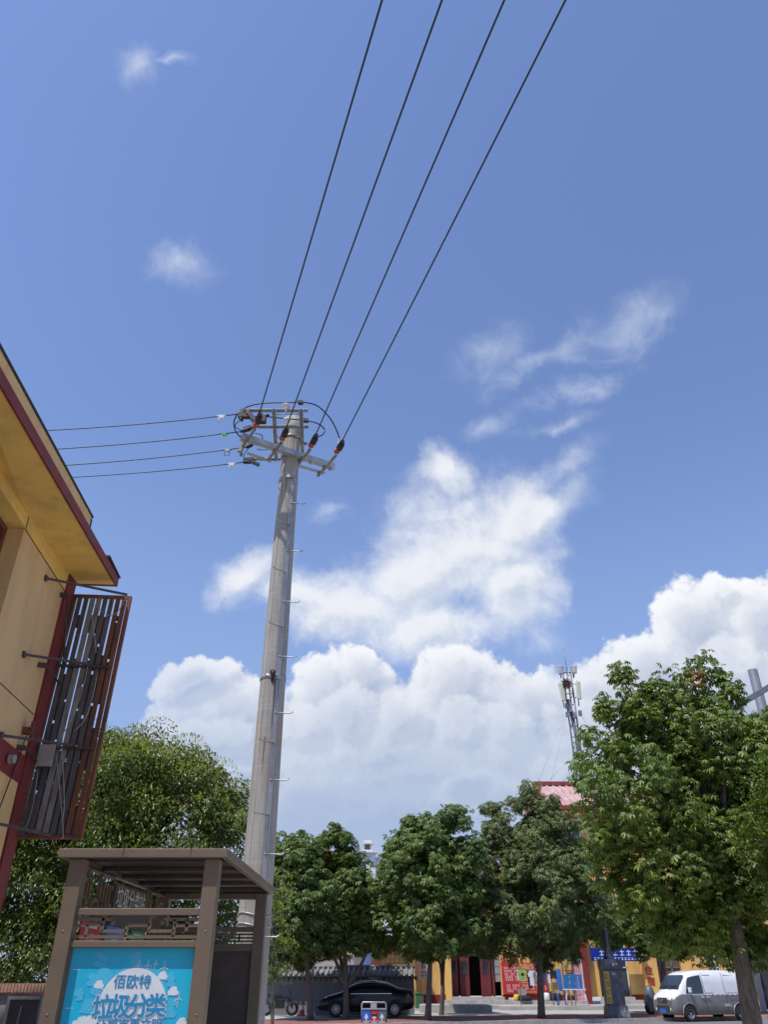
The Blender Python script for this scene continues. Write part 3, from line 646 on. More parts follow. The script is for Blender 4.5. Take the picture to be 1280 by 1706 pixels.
# strain insulators and clamps at the main wires
for i, (a, c) in enumerate(INS):
    top = atz(*top_px[i], 10.75)
    d = (top - a).normalized(); 
    r_ = MB(); r_.lathe([(.01, -.10), (.02, -.09), (.022, -.05), (.06, -.045), (.062, -.03), (.025, -.02), (.025, .0), (.06, .005), (.06, .02), (.02, .03), (.02, .06)], a, d, 16); r_.obj('strain_insulator', 'red_ins', po)
    k_ = MB(); k_.tube([a + d * .05, a + d * .10, a + d * .24, a + d * .42], [.03, .055, .05, .018], 8); k_.beam(a + d * .08 + V(.04, 0, -.02), a + d * .3 + V(.045, 0, -.03), .05, .08)
    for j in range(4): k_.beam(a + d * (.08 + .07 * j) + V(-.03, 0, .03), a + d * (.10 + .07 * j) + V(.07, 0, .05), .03, .03)
    k_.obj('wedge_clamp', 'black', po)
k_ = MB(); q = atz(436, 700, Z1 + .2); k_.box(q - V(.07, .07, .07), q + V(.09, .05, .08)); k_.tube([q + V(-.05, 0, .0), q + V(.14, -.02, .12)], .03, 8); k_.obj('branch_clamp', 'black', po)
k_ = MB(); q = atz(566, 735, Z1 + .12); k_.box(q - V(.035, .03, .10), q + V(.03, .03, .05)); k_.obj('branch_clamp', 'galv', po)
for (x, y, z) in ((501, 671, Z2 + .22), (510, 701, Z2 + .18)):
    q = atz(x, y, z); k_ = MB(); k_.box(q - V(.05, .04, .03), q + V(.05, .04, .035)); k_.box(q + V(-.06, -.02, .036), q + V(.0, .02, .055)); k_.obj('branch_clamp', 'black', po)
# clamps at the side wires
LW = [((85, 717), (398, 690)), ((100, 748), (403, 719)), ((115, 775), (412, 745)), ((125, 795), (408, 770))]
LY = [p.y for p in PL]
SIDE = []
for i, ((xl, yl), (xr, yr)) in enumerate(LW):
    a = at(xr, yr, LY[i]); b = PL[i]; SIDE.append(a); d = (a - b).normalized()
    r_ = MB(); r_.tube([b, b.lerp(a, .35)], .02, 8); L = (a - b).length
    for j in range(3): r_.lathe([(.015, -.01), (.05, 0), (.015, .01)], b.lerp(a, .15 + .12 * j), d, 12)
    r_.obj('strain_insulator', 'red_ins' if i == 0 else 'steel_dull', po)
    k_ = MB(); k_.tube([b.lerp(a, .35), b.lerp(a, .5), b.lerp(a, .9), a + d * .04], [.02, .05, .045, .015], 8)
    k_.beam(b.lerp(a, .35) + V(0, 0, .03), b.lerp(a, .9) + V(0, 0, .05), .08, .06)
    k_.obj('wedge_clamp', 'black', po)
b_ = MB(); q = at(418, 697, LY[0]); b_.beam(q + V(-.08, 0, .14), q + V(.15, 0, -.14), .14, .09); b_.obj('surge_cover', 'panel_dark', po, bevel=.01)
k_ = MB(); q = at(407, 693, LY[0]); k_.box(q - V(.12, .05, .05), q + V(.16, .05, .06)); k_.tube([q + V(-.1, 0, -.02), q + V(-.02, -.05, -.16)], .03, 8); k_.obj('wedge_clamp', 'black', po)
k_ = MB(); q = at(416, 768, LY[3]); k_.box(q - V(.14, .05, .05), q + V(.02, .05, .05)); k_.obj('wedge_clamp', 'black', po)
b_ = MB(); q = at(425, 771, LY[3]); b_.beam(q + V(-.13, 0, .05), q + V(.10, 0, -.06), .10, .06); b_.obj('surge_cover', 'panel_dark', po, bevel=.01)
b_ = MB(); q = atz(404, 745, Z1 - .1); b_.beam(q + V(.03, 0, .14), q + V(-.05, 0, -.12), .08, .08); b_.obj('end_bracket', 'steel_dull', po)
b_ = MB(); q = atz(402, 757, Z1 - .1); b_.lathe([(0, -.04), (.03, -.04), (.035, 0), (.03, .04), (0, .04)], q, (0, 0, 1), 10); b_.obj('end_cap', 'green_clip', po)
# jumper cables
def jump(pts, r=.014):
    j = MB(); j.tube(bez([atz(x, y, z) for x, y, z in pts], 36), r, 7); j.obj('jumper_cable', 'black', po)
jump([(397, 690, 11.75), (412, 678, 11.8), (440, 672, 11.82), (480, 671, 11.78), (501, 670, 11.74), (528, 676, 11.7), (550, 697, 11.5), (563, 722, 11.25), (567, 738, 11.12)])
jump([(418, 694, 11.7), (440, 694, 11.7), (470, 697, 11.7), (510, 701, 11.68), (530, 706, 11.6), (541, 716, 11.5), (538, 724, 11.3), (530, 728, 11.15)])
jump([(395, 690, 11.7), (390, 703, 11.6), (392, 717, 11.5), (400, 728, 11.4), (408, 736, 11.3)])
jump([(404, 697, 11.6), (392, 708, 11.5), (396, 714, 11.5), (408, 718, 11.5), (425, 712, 11.4)], .009)
jump([(425, 722, 11.2), (436, 725, 11.2), (438, 733, 11.2)], .009)
jump([(428, 748, 11.3), (440, 750, 11.3), (450, 748, 11.3)], .009)
jump([(414, 747, 11.2), (406, 760, 11.2), (414, 766, 11.3), (426, 772, 11.4)], .009)

# ------------------------------------------------------------------ overhead wires
wl_lab = ['first black overhead wire from the left, running from the pole up past the top edge', 'second black overhead wire from the left between pole top and frame edge',
          'third black overhead wire from the left, second outermost above the pole', 'outermost black overhead wire, leaving the far end of the crossarm']
for i, (a, c) in enumerate(INS):
    d = (atz(*top_px[i], 10.75) - a).normalized()
    st = a + d * .3
    E = atz(*top_px[i], 10.72)
    h = V(E.x - st.x, E.y - st.y, 0); Lh = h.length; u = h / Lh
    # parabola with the low point past the camera
    Ltot = 46; k = (st.z - E.z) / (Lh * (Ltot - Lh)) if Lh < Ltot else 0
    P = []
    for j in range(60):
        s = Ltot * j / 59
        P.append(V(st.x, st.y, st.z - k * s * (Ltot - s)) + u * s)
    m = MB(); m.tube(P, .0125, 8)
    tag(m.obj('overhead_wire', 'black', loc=st), wl_lab[i], 'wire', 'wires from pole to beyond the camera')
sl_ = ['upper side wire running from the pole over the eave, carrying the clear white clip', 'side wire carrying the green clip, second from the top',
       'side wire carrying the dark grey clip, third from the top', 'lowest side wire, carrying the cream white clip']
CL = [(369, 697, 'porcelain', 'porcelain'), (374, 722, 'porcelain', 'green_clip'), (379, 750, 'panel_grey', 'panel_dark'), (387, 770, 'porcelain', 'porcelain')]
cl_lab = ['white earthing clip with wire loop hanging on the uppermost side wire', 'small green and white clip fixed on the side wire', 'dark grey rectangular clip hanging on the side wire',
          'cream clip with white square loop on the lowest side wire']
for i, ((xl, yl), (xr, yr)) in enumerate(LW):
    a = SIDE[i]; b = at(xl, yl, LY[i])
    h = V(b.x - a.x, b.y - a.y, 0); Lh = h.length; u = h / Lh; Ltot = 30
    sag = .10
    sl0 = (b.z - a.z) / Lh
    P = []
    for j in range(50):
        s = Ltot * j / 49
        P.append(V(a.x, a.y, a.z + sl0 * s - .012 * s * (Lh - s) * (1 if s < Lh else 1)) + u * s)
    m = MB(); m.tube(P, .0105, 8)
    tag(m.obj('side_wire', 'black', loc=a), sl_[i], 'wire', 'wires from pole over the yellow building')
    cx, cy, m1, m2 = CL[i]; s = (a.x - at(cx, cy, LY[i]).x); q = V(a.x - s, a.y, a.z + sl0 * s - .012 * s * (Lh - s))
    t_ = thing('earthing_clip', cl_lab[i], 'clip', q, 'clips on the side wires')
    m = MB(); m.tube([q - V(.09, 0, .002), q + V(.09, 0, .004)], .02, 8); m.box(q - V(.045, .02, .05), q + V(.045, .02, .015)); m.obj('clip_body', m2 if i != 2 else m1, t_)
    m = MB(); zt, zb = q.z - .05, q.z - (.15 if i != 1 else .075); 
    m.tube([V(q.x - .05, q.y, zt + .03), V(q.x - .05, q.y, zb), V(q.x + .05, q.y, zb), V(q.x + .05, q.y, zt + .03)], .008, 6); m.obj('clip_loop', m1 if i != 2 else m2, t_)

# ------------------------------------------------------------------ waste sorting shelter
KY = 5.5
KX0, KX1 = at(104, 1430, KY).x, at(378, 1430, KY).x           # roof overhang extents
kx0, kx1 = KX0 + .05, KX1 - .045                              # outer faces of posts
RT = at(250, 1413, KY - .06).z; RB = at(250, 1428, KY - .06).z  # roof top / bottom at the front
DEP = 2.45; PW = .098
kz = thing('waste_station', 'brown open metal waste sorting shelter with flat roof and bright cyan poster', 'shelter', ((kx0 + kx1) / 2, KY + DEP / 2, 0))
def kb_(a, b, name, m='kiosk', bevel=.004): return MB().box(a, b).obj(name, m, kz, bevel=bevel)
for (x, y) in ((kx0, KY), (kx1 - PW, KY), (kx0, KY + DEP - PW), (kx1 - PW, KY + DEP - PW)):
    kb_((x, y, 0), (x + PW, y + PW, RB), 'post')
ro = MB(); o = .06; rt = .045
ro.box((kx0 - o, KY - o, RB), (kx1 + o, KY - o + rt, RT)); ro.box((kx0 - o, KY + DEP + o - rt, RB), (kx1 + o, KY + DEP + o, RT))
ro.box((kx0 - o, KY - o + rt, RB), (kx0 - o + rt, KY + DEP + o - rt, RT)); ro.box((kx1 + o - rt, KY - o + rt, RB), (kx1 + o, KY + DEP + o - rt, RT))
ro.obj('roof_fascia', 'kiosk', kz, bevel=.004)
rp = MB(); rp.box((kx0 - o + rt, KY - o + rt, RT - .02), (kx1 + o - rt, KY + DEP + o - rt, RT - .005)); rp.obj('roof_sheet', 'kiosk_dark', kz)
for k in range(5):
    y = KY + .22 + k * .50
    kb_((kx0 - o + rt + .001, y, RB + .006), (kx1 + o - rt - .001, y + .045, RT - .021), 'rafter', 'kiosk_dark')  # darker brown puts the shade under the roof into the rafter colour
for x in (kx0 + .36, kx0 + .80):
    MB().box((x, KY - o - .002, RB + .001), (x + .006, KY - o + .0, RT - .001)).obj('fascia_joint', 'kiosk_dark', kz)
for x in (kx0 + .045, kx1 - .045):
    for z in (1.86, 1.42, 2.2):
        MB().lathe([(.006, 0), (.006, .003), (0, .004)], V(x, KY, z), (0, -1, 0), 10).obj('screw', 'steel_dull', kz)

xi0, xi1 = kx0 + PW, kx1 - PW
zA1, zA0 = at(230, 1512, KY).z, at(230, 1524, KY).z
zB1, zB0 = at(230, 1566, KY).z, at(230, 1578, KY).z
kb_((xi0, KY + .02, zA0), (xi1, KY + .08, zA1), 'front_rail'); kb_((xi0, KY + .02, zB0), (xi1, KY + .08, zB1), 'front_rail')
def lattice(fr_, x0, x1, z0, z1, bars, r=.011):
    """fr_: maps (u, z) to a point; bars: list of segments in 0..1 coordinates"""
    m = MB()
    for (a, b, c, d) in bars:
        p, q = fr_(x0 + (x1 - x0) * a, z0 + (z1 - z0) * b), fr_(x0 + (x1 - x0) * c, z0 + (z1 - z0) * d)
        m.beam(p, q, r * 2, r * 2)
    return m
FRET = [(0, .15, 1, .15), (0, .85, .30, .85), (.70, .85, 1, .85), (.10, .15, .10, .62), (.0, .62, .22, .62), (.22, .35, .22, 1), (.22, .38, .42, .38), (.42, .15, .42, .62), (.42, .62, .60, .62), (.60, .38, .60, 1),
        (.30, .85, .30, .62), (.60, .38, .80, .38), (.80, .15, .80, .85), (.90, .38, .90, .85), (.80, .60, 1, .60), (.70, .85, .70, .62)]
lattice(lambda u, z: V(u, KY + .05, z), xi0, xi1, zB1, zA0, FRET, .009).obj('front_lattice', 'kiosk', kz)
# side wall (towards the tree): lattice with name board, lower solid panels
ySa, ySb = KY + PW, KY + DEP - PW
XS = kx0 + .05
zt = RB - .03; zs_ = RB - .50
lt = MB()
fs_ = lambda u, z: V(XS, u, z)
for (u0, u1) in ((ySa, ySa + .72), (ySb - .62, ySb)):
    for bset in (lattice(fs_, u0, u1, zs_, zt, FRET + [(0, 0, 1, 0), (0, 1, 1, 1), (.5, 0, .5, .3), (.05, 0, .05, 1)], .012),):
        lt.add(bset.v, bset.f)
lt.box((XS - .012, ySa, zs_ - .03), (XS + .012, ySb, zs_ - .005)); lt.box((XS - .012, ySa, zt + .005), (XS + .012, ySb, zt + .012))
lt.obj('side_lattice', 'kiosk', kz)
nbz0, nbz1 = zt - .24, zt - .03
nb_ = MB().box((XS - .01, ySa + .74, nbz0 - .10), (XS + .02, ySb - .64, nbz1)); nbo = nb_.obj('name_board', 'kiosk_sign', kz)
t_ = MB(); t_.text('垃圾分类站', V(XS + .023, (ySa + .74 + ySb - .64) / 2, zt - .115), (0, 1, 0), (0, 0, 1), .145, .012, wscale=1.0); t_.obj('lettering', 'sign_letter', nbo)
kb_((XS - .03, ySa, 1.50), (XS + .03, ySb, 1.56), 'side_rail')
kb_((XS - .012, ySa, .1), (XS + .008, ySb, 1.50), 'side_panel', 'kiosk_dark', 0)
for k, (m, u, wd) in enumerate((('poster_red', .08, .40), ('poster_blue', .62, .42), ('poster_green', 1.25, .36))):
    p_ = MB().box((XS + .03, ySa + u, .9), (XS + .04, ySa + u + wd, 1.93)).obj('notice_panel', m, kz)
    t_ = MB(); t_.text('垃圾', V(XS + .043, ySa + u + wd / 2, 1.83), (0, 1, 0), (0, 0, 1), .07, .01); t_.box((XS + .041, ySa + u + .05, 1.895), (XS + .043, ySa + u + wd - .08, 1.91)); t_.obj('print', 'print_white', p_)
# back wall
YB = KY + DEP - .06
zb1 = at(400, 1578, YB).z; zb2 = at(400, 1548, YB).z
kb_((xi0, YB - .03, zb1 - .03), (xi1, YB + .03, zb1 + .03), 'back_rail'); kb_((xi0, YB - .03, zb2 - .02), (xi1, YB + .03, zb2 + .02), 'back_rail')
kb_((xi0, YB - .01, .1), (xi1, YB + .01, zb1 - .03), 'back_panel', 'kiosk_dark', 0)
lattice(lambda u, z: V(u, YB, z), xi0, xi1, zb1 + .03, zb2 - .02, [(0, .2, 1, .2), (0, .5, 1, .5), (0, .8, 1, .8), (.12, .2, .12, .8), (.38, .2, .38, .8), (.62, .2, .62, .8), (.84, .2, .84, .8)], .008).obj('back_lattice', 'kiosk', kz)
kb_((xi0, YB - .03, RB - .05), (xi1, YB + .03, RB - .001), 'back_beam')
# poster in the front
YP = KY + .062
ps = MB().box((xi0, YP, .15), (xi1, YP + .02, zB0 - .001)).obj('cyan_poster', 'cyan', kz)
ed_ = MB(); ed_.box((xi0, YP - .012, .15), (xi0 + .012, YP - .0005, zB0 - .002)); ed_.box((xi1 - .012, YP - .012, .15), (xi1, YP - .0005, zB0 - .002)); ed_.obj('poster_edge', 'kiosk', ps)
def pp(x, y, lift=.001): q = at(x, y, YP); return V(q.x, YP - lift, q.z)
EX, EY, EN = V(1, 0, 0), V(0, 0, 1), V(0, -1, 0)
cc = pp(219, 1678); rad = (pp(276, 1676) - pp(162, 1676)).length / 2
_lift = [0]
def ppoly(mb, poly, lift, mi=0):
    _lift[0] += 1; lift = lift + (_lift[0] % 40) * .00002
    mb.add([V(x, YP - lift, z) for x, z in poly], [tuple(range(len(poly)))], mi)
art = MB()
random.seed(21)
ppoly(art, circle(cc.x, cc.z, rad * 1.07, 48), .0010)
def local(ang, r, pts): # place shape on the rim, outward direction up
    a = R(ang); up = V(math.cos(a), 0, math.sin(a)); sd = V(math.sin(a), 0, -math.cos(a)); o = V(cc.x, 0, cc.z) + up * r
    return [((o + sd * x + up * y).x, (o + sd * x + up * y).z) for x, y in pts]
k = rad / 56.0
for ang, pts in ((92, [(-10, 0), (-7, 22), (7, 22), (10, 0)]), (137, [(-26, 0), (-26, 24), (-18, 24), (-18, 30), (-10, 24), (0, 24), (0, 34), (8, 26), (8, 0)]), (157, [(-10, 0), (-10, 18), (10, 18), (10, 0)]), (178, [(-12, 0), (-10, 26), (9, 22), (12, 0)]),
                 (150, [(-6, 20), (-3, 34), (5, 34), (6, 20)]), (128, [(-4, 24), (-12, 46), (-4, 50), (4, 28)])):
    ppoly(art, local(ang, rad * 1.03, [(x * k, y * k) for x, y in pts]), .0014)
a_l = art.obj('print_light', 'cyan_light', ps)
wh = MB(); ppoly(wh, circle(cc.x, cc.z, rad, 56), .0020)
def puff(mb, x, y, r, lift=.0024):
    q = pp(x, y)
    for i, (dx, dz, s) in enumerate(((0, 0, 1), (.8, -.25, .7), (-.8, -.2, .7), (.3, .6, .65), (-.4, .5, .6))): ppoly(mb, circle(q.x + dx * r * k, q.z + dz * r * k, r * s * k, 16), lift)
for x, y, r in ((165, 1640, 5.5), (271, 1625, 5.5), (289, 1651, 6), (303, 1703, 6)): puff(wh, x, y, r)
for (x0, y0, x1, y1) in ((169, 1645, 174, 1650), (265, 1630, 260, 1636), (282, 1657, 276, 1660)):
    a, b = pp(x0, y0, .0022), pp(x1, y1, .0022); wh.beam(a, b, .004, .0006, up=(0, 1, 0))
for x, y in ((136, 1703), (150, 1701), (127, 1709), (166, 1706)): puff(wh, x, y, 7.5)
for (x, y, s) in ((274, 1610, 1.1), (247, 1606, .9), (232, 1606, .8), (260, 1604, .6), (298, 1662, .9)):
    c = pp(x, y, .0022); 
    for a in (90, 210, 330): wh.beam(c, c + V(math.cos(R(a)), 0, math.sin(R(a))) * .030 * s, .0035, .0005, up=(0, 1, 0))
    wh.beam(c, c - V(.006, 0, .055 * s), .003, .0005, up=(0, 1, 0))
for x, y in ((125, 1615), (113, 1679)):
    a = pp(x - 4, y); wh.beam(a, a + V(.05, 0, 0), .003, .0005, up=(0, 1, 0))
wh.obj('print_white', 'print_white', ps)
md = MB()
for x, y, r in ((152, 1637, 5), (132, 1653, 6), (133, 1662, 4), (283, 1627, 6.5), (285, 1638, 5), (220, 1592, 4), (162, 1606, 4), (261, 1620, 4), (288, 1669, 5.5), (282, 1686, 8)): puff(md, x, y, r, .0017)
md.obj('print_mid', 'cyan_light', ps)
tx = MB(); tx.text('佰欧特', pp(221, 1634.5), EX, EY, .072, .015, lift=.0034); tx.obj('shop_lettering', 'print_text', ps)
# large wavy four-character title with a white outline
for nm, bold, m, lf in (('title_outline', .065, 'print_white', .0040), ('title_lettering', .028, 'print_text', .0056)):
    tx = MB()
    for j, ch in enumerate('垃圾分类'):
        rot = (3, -2, 5, 1)[j]
        ex = V(math.cos(R(rot)), 0, math.sin(R(rot))); ey = V(-math.sin(R(rot)), 0, math.cos(R(rot)))
        tx.text(ch, pp(172 + j * 29.5, 1676 - j * .6), ex, ey, .118, bold, wscale=.98, lift=lf + j * .00002)
    tx.obj(nm, m, ps)
tx = MB(); tx.text('让城市更文明', pp(215, 1706), EX, EY, .062, .018, lift=.0034); tx.obj('subtitle', 'print_text', ps)

# low brick-capped booth wall beyond the shelter
bx0, bx1 = at(-60, 1645, 12).x, at(85, 1645, 12).x
zc = at(40, 1638, 12).z
bo = thing('brick_capped_wall', 'low wall with pink brick coping and dark sliding panel beside the shelter', 'wall', ((bx0 + bx1) / 2, 12, 0))
m = MB()
n = 26
for i in range(n):
    x = bx0 + (bx1 - bx0) * i / n; m.box((x + .004, 12, zc - .10), (x + (bx1 - bx0) / n - .004, 12.3, zc))
m.box((bx0, 12.02, zc - .12), (bx1, 12.28, zc - .101)); m.obj('coping', 'brick_cap', bo)
m = MB().box((bx0, 12.05, 0), (bx1 - .05, 12.25, zc - .12)).obj('panel_body', 'panel_grey', bo)
xa, xb = at(14, 1680, 12).x, at(62, 1680, 12).x
m = MB(); m.box((xa, 12.02, 0.2), (xb, 12.048, zc - .18)); m.obj('sliding_panel', 'panel_dark', bo)
m = MB(); m.box((xa - .04, 12.0, .2), (xa - .001, 12.048, zc - .14)); m.box((xa, 12.0, zc - .178), (xb, 12.048, zc - .14)); m.beam(V(xa + .12, 12.01, .5), V(xa + .16, 12.01, zc - .25), .012, .012); m.obj('panel_frame', 'galv', bo)

# ------------------------------------------------------------------ trees
def np_mesh(name, verts, faces, mats, mi=None, parent=None, loc=None):
    me = bpy.data.meshes.new(name); n = len(verts); k = faces.shape[1]; nf = len(faces)
    me.vertices.add(n); me.vertices.foreach_set('co', np.asarray(verts, dtype=np.float32).ravel())
    me.loops.add(nf * k); me.loops.foreach_set('vertex_index', faces.astype(np.int32).ravel())
    me.polygons.add(nf); me.polygons.foreach_set('loop_start', np.arange(0, nf * k, k, dtype=np.int32))
    for m in mats: me.materials.append(MT[m])
    if mi is not None: me.polygons.foreach_set('material_index', mi.astype(np.int32))
    me.update(calc_edges=True)
    o = bpy.data.objects.new(name, me); COL.objects.link(o)
    if parent is not None: o.parent = parent
    return o
def palmate(nl, length, width, droop):
    vs, fs = [], []
    for i in range(nl):
        a = (i - (nl - 1) / 2) * R(235 / (nl - 1) if nl > 1 else 0); L = length * (1 - .28 * abs(i - (nl - 1) / 2) / max(1, (nl - 1) / 2))
        ca, sa = math.cos(a), math.sin(a)
        def P(r, wv, dz): return (ca * r - sa * wv, sa * r + ca * wv, dz)
        k = len(vs)
        vs += [P(.01, 0, 0), P(L * .6, width / 2, -L * .6 * droop * .7 + width * .12), P(L, 0, -L * droop), P(L * .6, -width / 2, -L * .6 * droop * .7 + width * .12)]
        fs += [(k, k + 2, k + 1), (k, k + 3, k + 2)]
    return np.array(vs), np.array(fs)
def simple_leaf(length, width):
    vs = [(0, 0, 0), (length * .5, width / 2, width * .15), (length, 0, -length * .15), (length * .5, -width / 2, width * .15)]
    return np.array(vs, dtype=float), np.array([(0, 2, 1), (0, 3, 2)])
def scatter(tv, tf, pos, out, tilt, smin=.7, smax=1.25):
    """stamp template at pos; local +x roughly follows `out` (horizontal heading), local +z up, tilted randomly"""
    n = len(pos)
    yaw = np.arctan2(out[:, 1], out[:, 0]) + rng.normal(0, .9, n)
    pitch = rng.normal(tilt, .35, n); roll = rng.normal(0, .35, n); s = rng.uniform(smin, smax, n)
    cy, sy = np.cos(yaw), np.sin(yaw); cpz, spz = np.cos(pitch), np.sin(pitch); cr, sr = np.cos(roll), np.sin(roll)
    X = np.stack([cy * cpz, sy * cpz, -spz], 1)
    Y0 = np.stack([-sy, cy, np.zeros(n)], 1); Z0 = np.cross(X, Y0)
    Y = Y0 * cr[:, None] + Z0 * sr[:, None]; Zc = np.cross(X, Y)
    T = tv[None] * s[:, None, None]
    v = pos[:, None] + T[..., 0:1] * X[:, None] + T[..., 1:2] * Y[:, None] + T[..., 2:3] * Zc[:, None]
    f = tf[None] + (np.arange(n) * len(tv))[:, None, None]
    return v.reshape(-1, 3), f.reshape(-1, 3)
def lumps_from_px(lst, Y):
    out = []
    for (x, y, r, dy) in lst:
        p = at(x, y, Y + dy); out.append((np.array(p), r / 1280 * depth(p)))
    return out
def clump_points(lumps, spacing, inner=.45, squash=(1, 1, 1)):
    P = []
    for (c, r) in lumps:
        n = max(3, int(3.2 * (r / spacing) ** 2.2))
        d = rng.normal(size=(n, 3)); d /= np.linalg.norm(d, axis=1)[:, None]
        rr = r * rng.uniform(inner, 1.0, n) ** .7
        P.append(c + d * rr[:, None])
    return np.concatenate(P)
def tree(name, label, base, lumps, spacing, clump_r, per, tmpl, leafm, trunk_r, group=None, tilt=.25, trunk_top=None, brown=0.03, blossom=False, extra_trunks=(), limb_n=40, squash=.8, lean=None, cat='tree'):
    root = thing(name, label, cat, base, group)
    C = clump_points(lumps, spacing)
    C = C[C[:, 2] > 0.8]
    cen = np.mean([l[0] for l in lumps], axis=0); 
    n = len(C) * per
    idx = np.repeat(np.arange(len(C)), per)
    d = rng.normal(size=(n, 3)); d /= np.linalg.norm(d, axis=1)[:, None]; d[:, 2] = d[:, 2] * squash + .15
    cr = clump_r * rng.uniform(.6, 1.35, len(C))
    pos = C[idx] + d * (cr[idx] * rng.uniform(.35, 1.0, n) ** .6)[:, None]
    out = d + (C[idx] - cen) * .15
    tv, tf = tmpl
    v, f = scatter(tv, tf, pos, out, tilt)
    nfl = len(tf); mi = np.repeat((rng.random(len(C)) < brown)[idx] & (rng.random(n) < .7), nfl).astype(int)
    np_mesh('crown', v - np.array(base), f, [leafm, 'leaf_brown'], mi, root)
    if blossom:
        top = C[(C[:, 2] > np.percentile(C[:, 2], 30))]
        # only clumps on the outside carry panicles
        nb_ = 62; m = len(top) * nb_; ii = np.repeat(np.arange(len(top)), nb_)
        dd = rng.normal(size=(m, 3)); dd /= np.linalg.norm(dd, axis=1)[:, None]; dd[:, 2] = np.abs(dd[:, 2]) + .2; dd /= np.linalg.norm(dd, axis=1)[:, None]
        keep = (rng.random(len(top)) < .8)[ii]
        pb = (top[ii] + dd * clump_r * 1.15)[keep]; do = dd[keep]
        bv, bf = simple_leaf(.085, .028)
        v, f = scatter(bv, bf, pb, do, -1.0, .5, 1.3)
        np_mesh('blossom', v - np.array(base), f, ['blossom'], None, root)
    tk = MB()
    b = Vector(base); tt = Vector(trunk_top) if trunk_top is not None else Vector((cen[0], cen[1], cen[2]))
    mid = b.lerp(tt, .5) + V(random.uniform(-.06, .06), random.uniform(-.06, .06), 0)
    fork = b.lerp(tt, .55)
    P = bez([b - V(0, 0, .05), b.lerp(mid, .5) + V(.02, 0, 0), mid, b.lerp(tt, .8), tt], 20); L = len(P)
    tk.tube(P, [trunk_r * (1.25 if i == 0 else 1.08 if i == 1 else 1) * (1 - .75 * i / (L - 1)) + .01 for i in range(L)], 12)
    sel = rng.choice(len(C), min(limb_n, len(C)), replace=False)
    for j in sel:
        e = Vector(C[j]); s_ = P[int(L * random.uniform(.5, .85))]
        if e.z < s_.z - .6: s_ = P[int(L * .5)]
        mm = s_.lerp(e, .5) + V(random.uniform(-.1, .1), random.uniform(-.1, .1), .12 * (e - s_).length)
        tk.tube(bez([s_, mm, e], 8), trunk_r * .32, 6, r2=.008)
    tk.obj('trunk', 'bark', root)
    for (q0, q1) in extra_trunks:
        e = MB(); a, c = Vector(q0), Vector(q1); e.tube(bez([a, a.lerp(c, .5) + V(.08, 0, -.05), c], 10), trunk_r * .75, 8, r2=trunk_r * .35); e.obj('limb', 'bark', root)
    return root
rng = np.random.default_rng(5); random.seed(5)
STG = 'street trees in front of the shops'
# big chestnut-like tree by the road
YE = 16.4
lE = lumps_from_px([(1052, 1165, 26, 0), (1042, 1120, 13, 0), (1075, 1195, 36, 0), (1166, 1112, 13, 0), (1168, 1150, 34, 0), (1222, 1182, 40, 0), (1112, 1178, 42, .2), (1135, 1150, 26, 0), (1090, 1160, 22, 0), (1205, 1140, 26, 0), (1290, 1225, 45, .5), (1250, 1560, 42, .3), (1180, 1560, 40, -.2), (1295, 1585, 40, 0), (1215, 1570, 30, .6), (1005, 1180, 18, 0), (1020, 1205, 26, .3), (1080, 1260, 75, .6), (1190, 1240, 80, -.4),
                    (1000, 1265, 46, .2), (1060, 1340, 90, -.5), (995, 1325, 42, 0), (1160, 1340, 100, .5), (1250, 1300, 85, .6), (1230, 1420, 100, 0), (1120, 1440, 100, -.3), (1048, 1430, 58, .3), (1088, 1512, 50, 0), (1180, 1500, 80, .4),
                    (1320, 1290, 90, 0), (1330, 1430, 100, .4), (1000, 1440, 34, 0), (1260, 1530, 50, .6), (1120, 1555, 30, .2)], YE)
bE = atz(1258, 1760, 0.0); bE = V(at(1247, 1700, YE).x, YE, 0)
tree('chestnut_tree', 'large near chestnut tree whose crown covers the lamp arm and white van', bE, lE, .31, .33, 29, palmate(7, .118, .042, .7), 'leaf_chestnut', .19, trunk_top=at(1190, 1330, YE), brown=.004, limb_n=60)
# bright small-leaved tree overlapping it
lF = lumps_from_px([(1270, 1325, 28, 0), (1300, 1290, 42, 0), (1262, 1370, 38, 0), (1250, 1395, 26, 0), (1295, 1400, 60, .3), (1345, 1340, 80, .3), (1305, 1470, 45, .3), (1350, 1480, 70, .3)], 14.3)
tree('bright_green_tree', 'bright green small-leaved tree overlapping the chestnut crown by the road', V(at(1400, 1690, 14.3).x, 14.3, 0), lF, .24, .25, 62, simple_leaf(.085, .038), 'leaf_lime', .12, trunk_top=at(1340, 1400, 14.3), brown=0, limb_n=20)
# dense privet behind the shelter
YG = 19.0
lG = lumps_from_px([(250, 1252, 34, 0), (182, 1245, 30, 0), (215, 1290, 60, 0), (300, 1290, 42, 0), (300, 1330, 70, -.5), (362, 1330, 46, 0), (385, 1360, 34, 0), (200, 1340, 95, -1), (130, 1330, 80, 0), (90, 1400, 90, .5), (280, 1410, 90, -1), (370, 1420, 60, -.5),
                    (60, 1480, 90, 0), (180, 1450, 90, -1), (20, 1570, 80, .5), (110, 1560, 80, 0), (220, 1540, 90, -.5), (330, 1520, 80, 0), (-40, 1420, 90, 0), (410, 1500, 50, 1), (300, 1600, 60, 0), (30, 1640, 50, 0)], YG)
rng = np.random.default_rng(8)
tree('privet_tree', 'broad dense evergreen tree with yellow-green blossom tips behind the waste shelter', V(at(230, 1690, YG).x, YG, 0), lG, .34, .40, 140, simple_leaf(.112, .05), 'leaf_privet', .22, trunk_top=at(220, 1400, YG), brown=0, blossom=True, limb_n=14, tilt=.5)
lG2 = lumps_from_px([(462, 1492, 16, 0), (452, 1540, 22, 0), (455, 1600, 30, 0), (440, 1450, 14, 0)], 24)
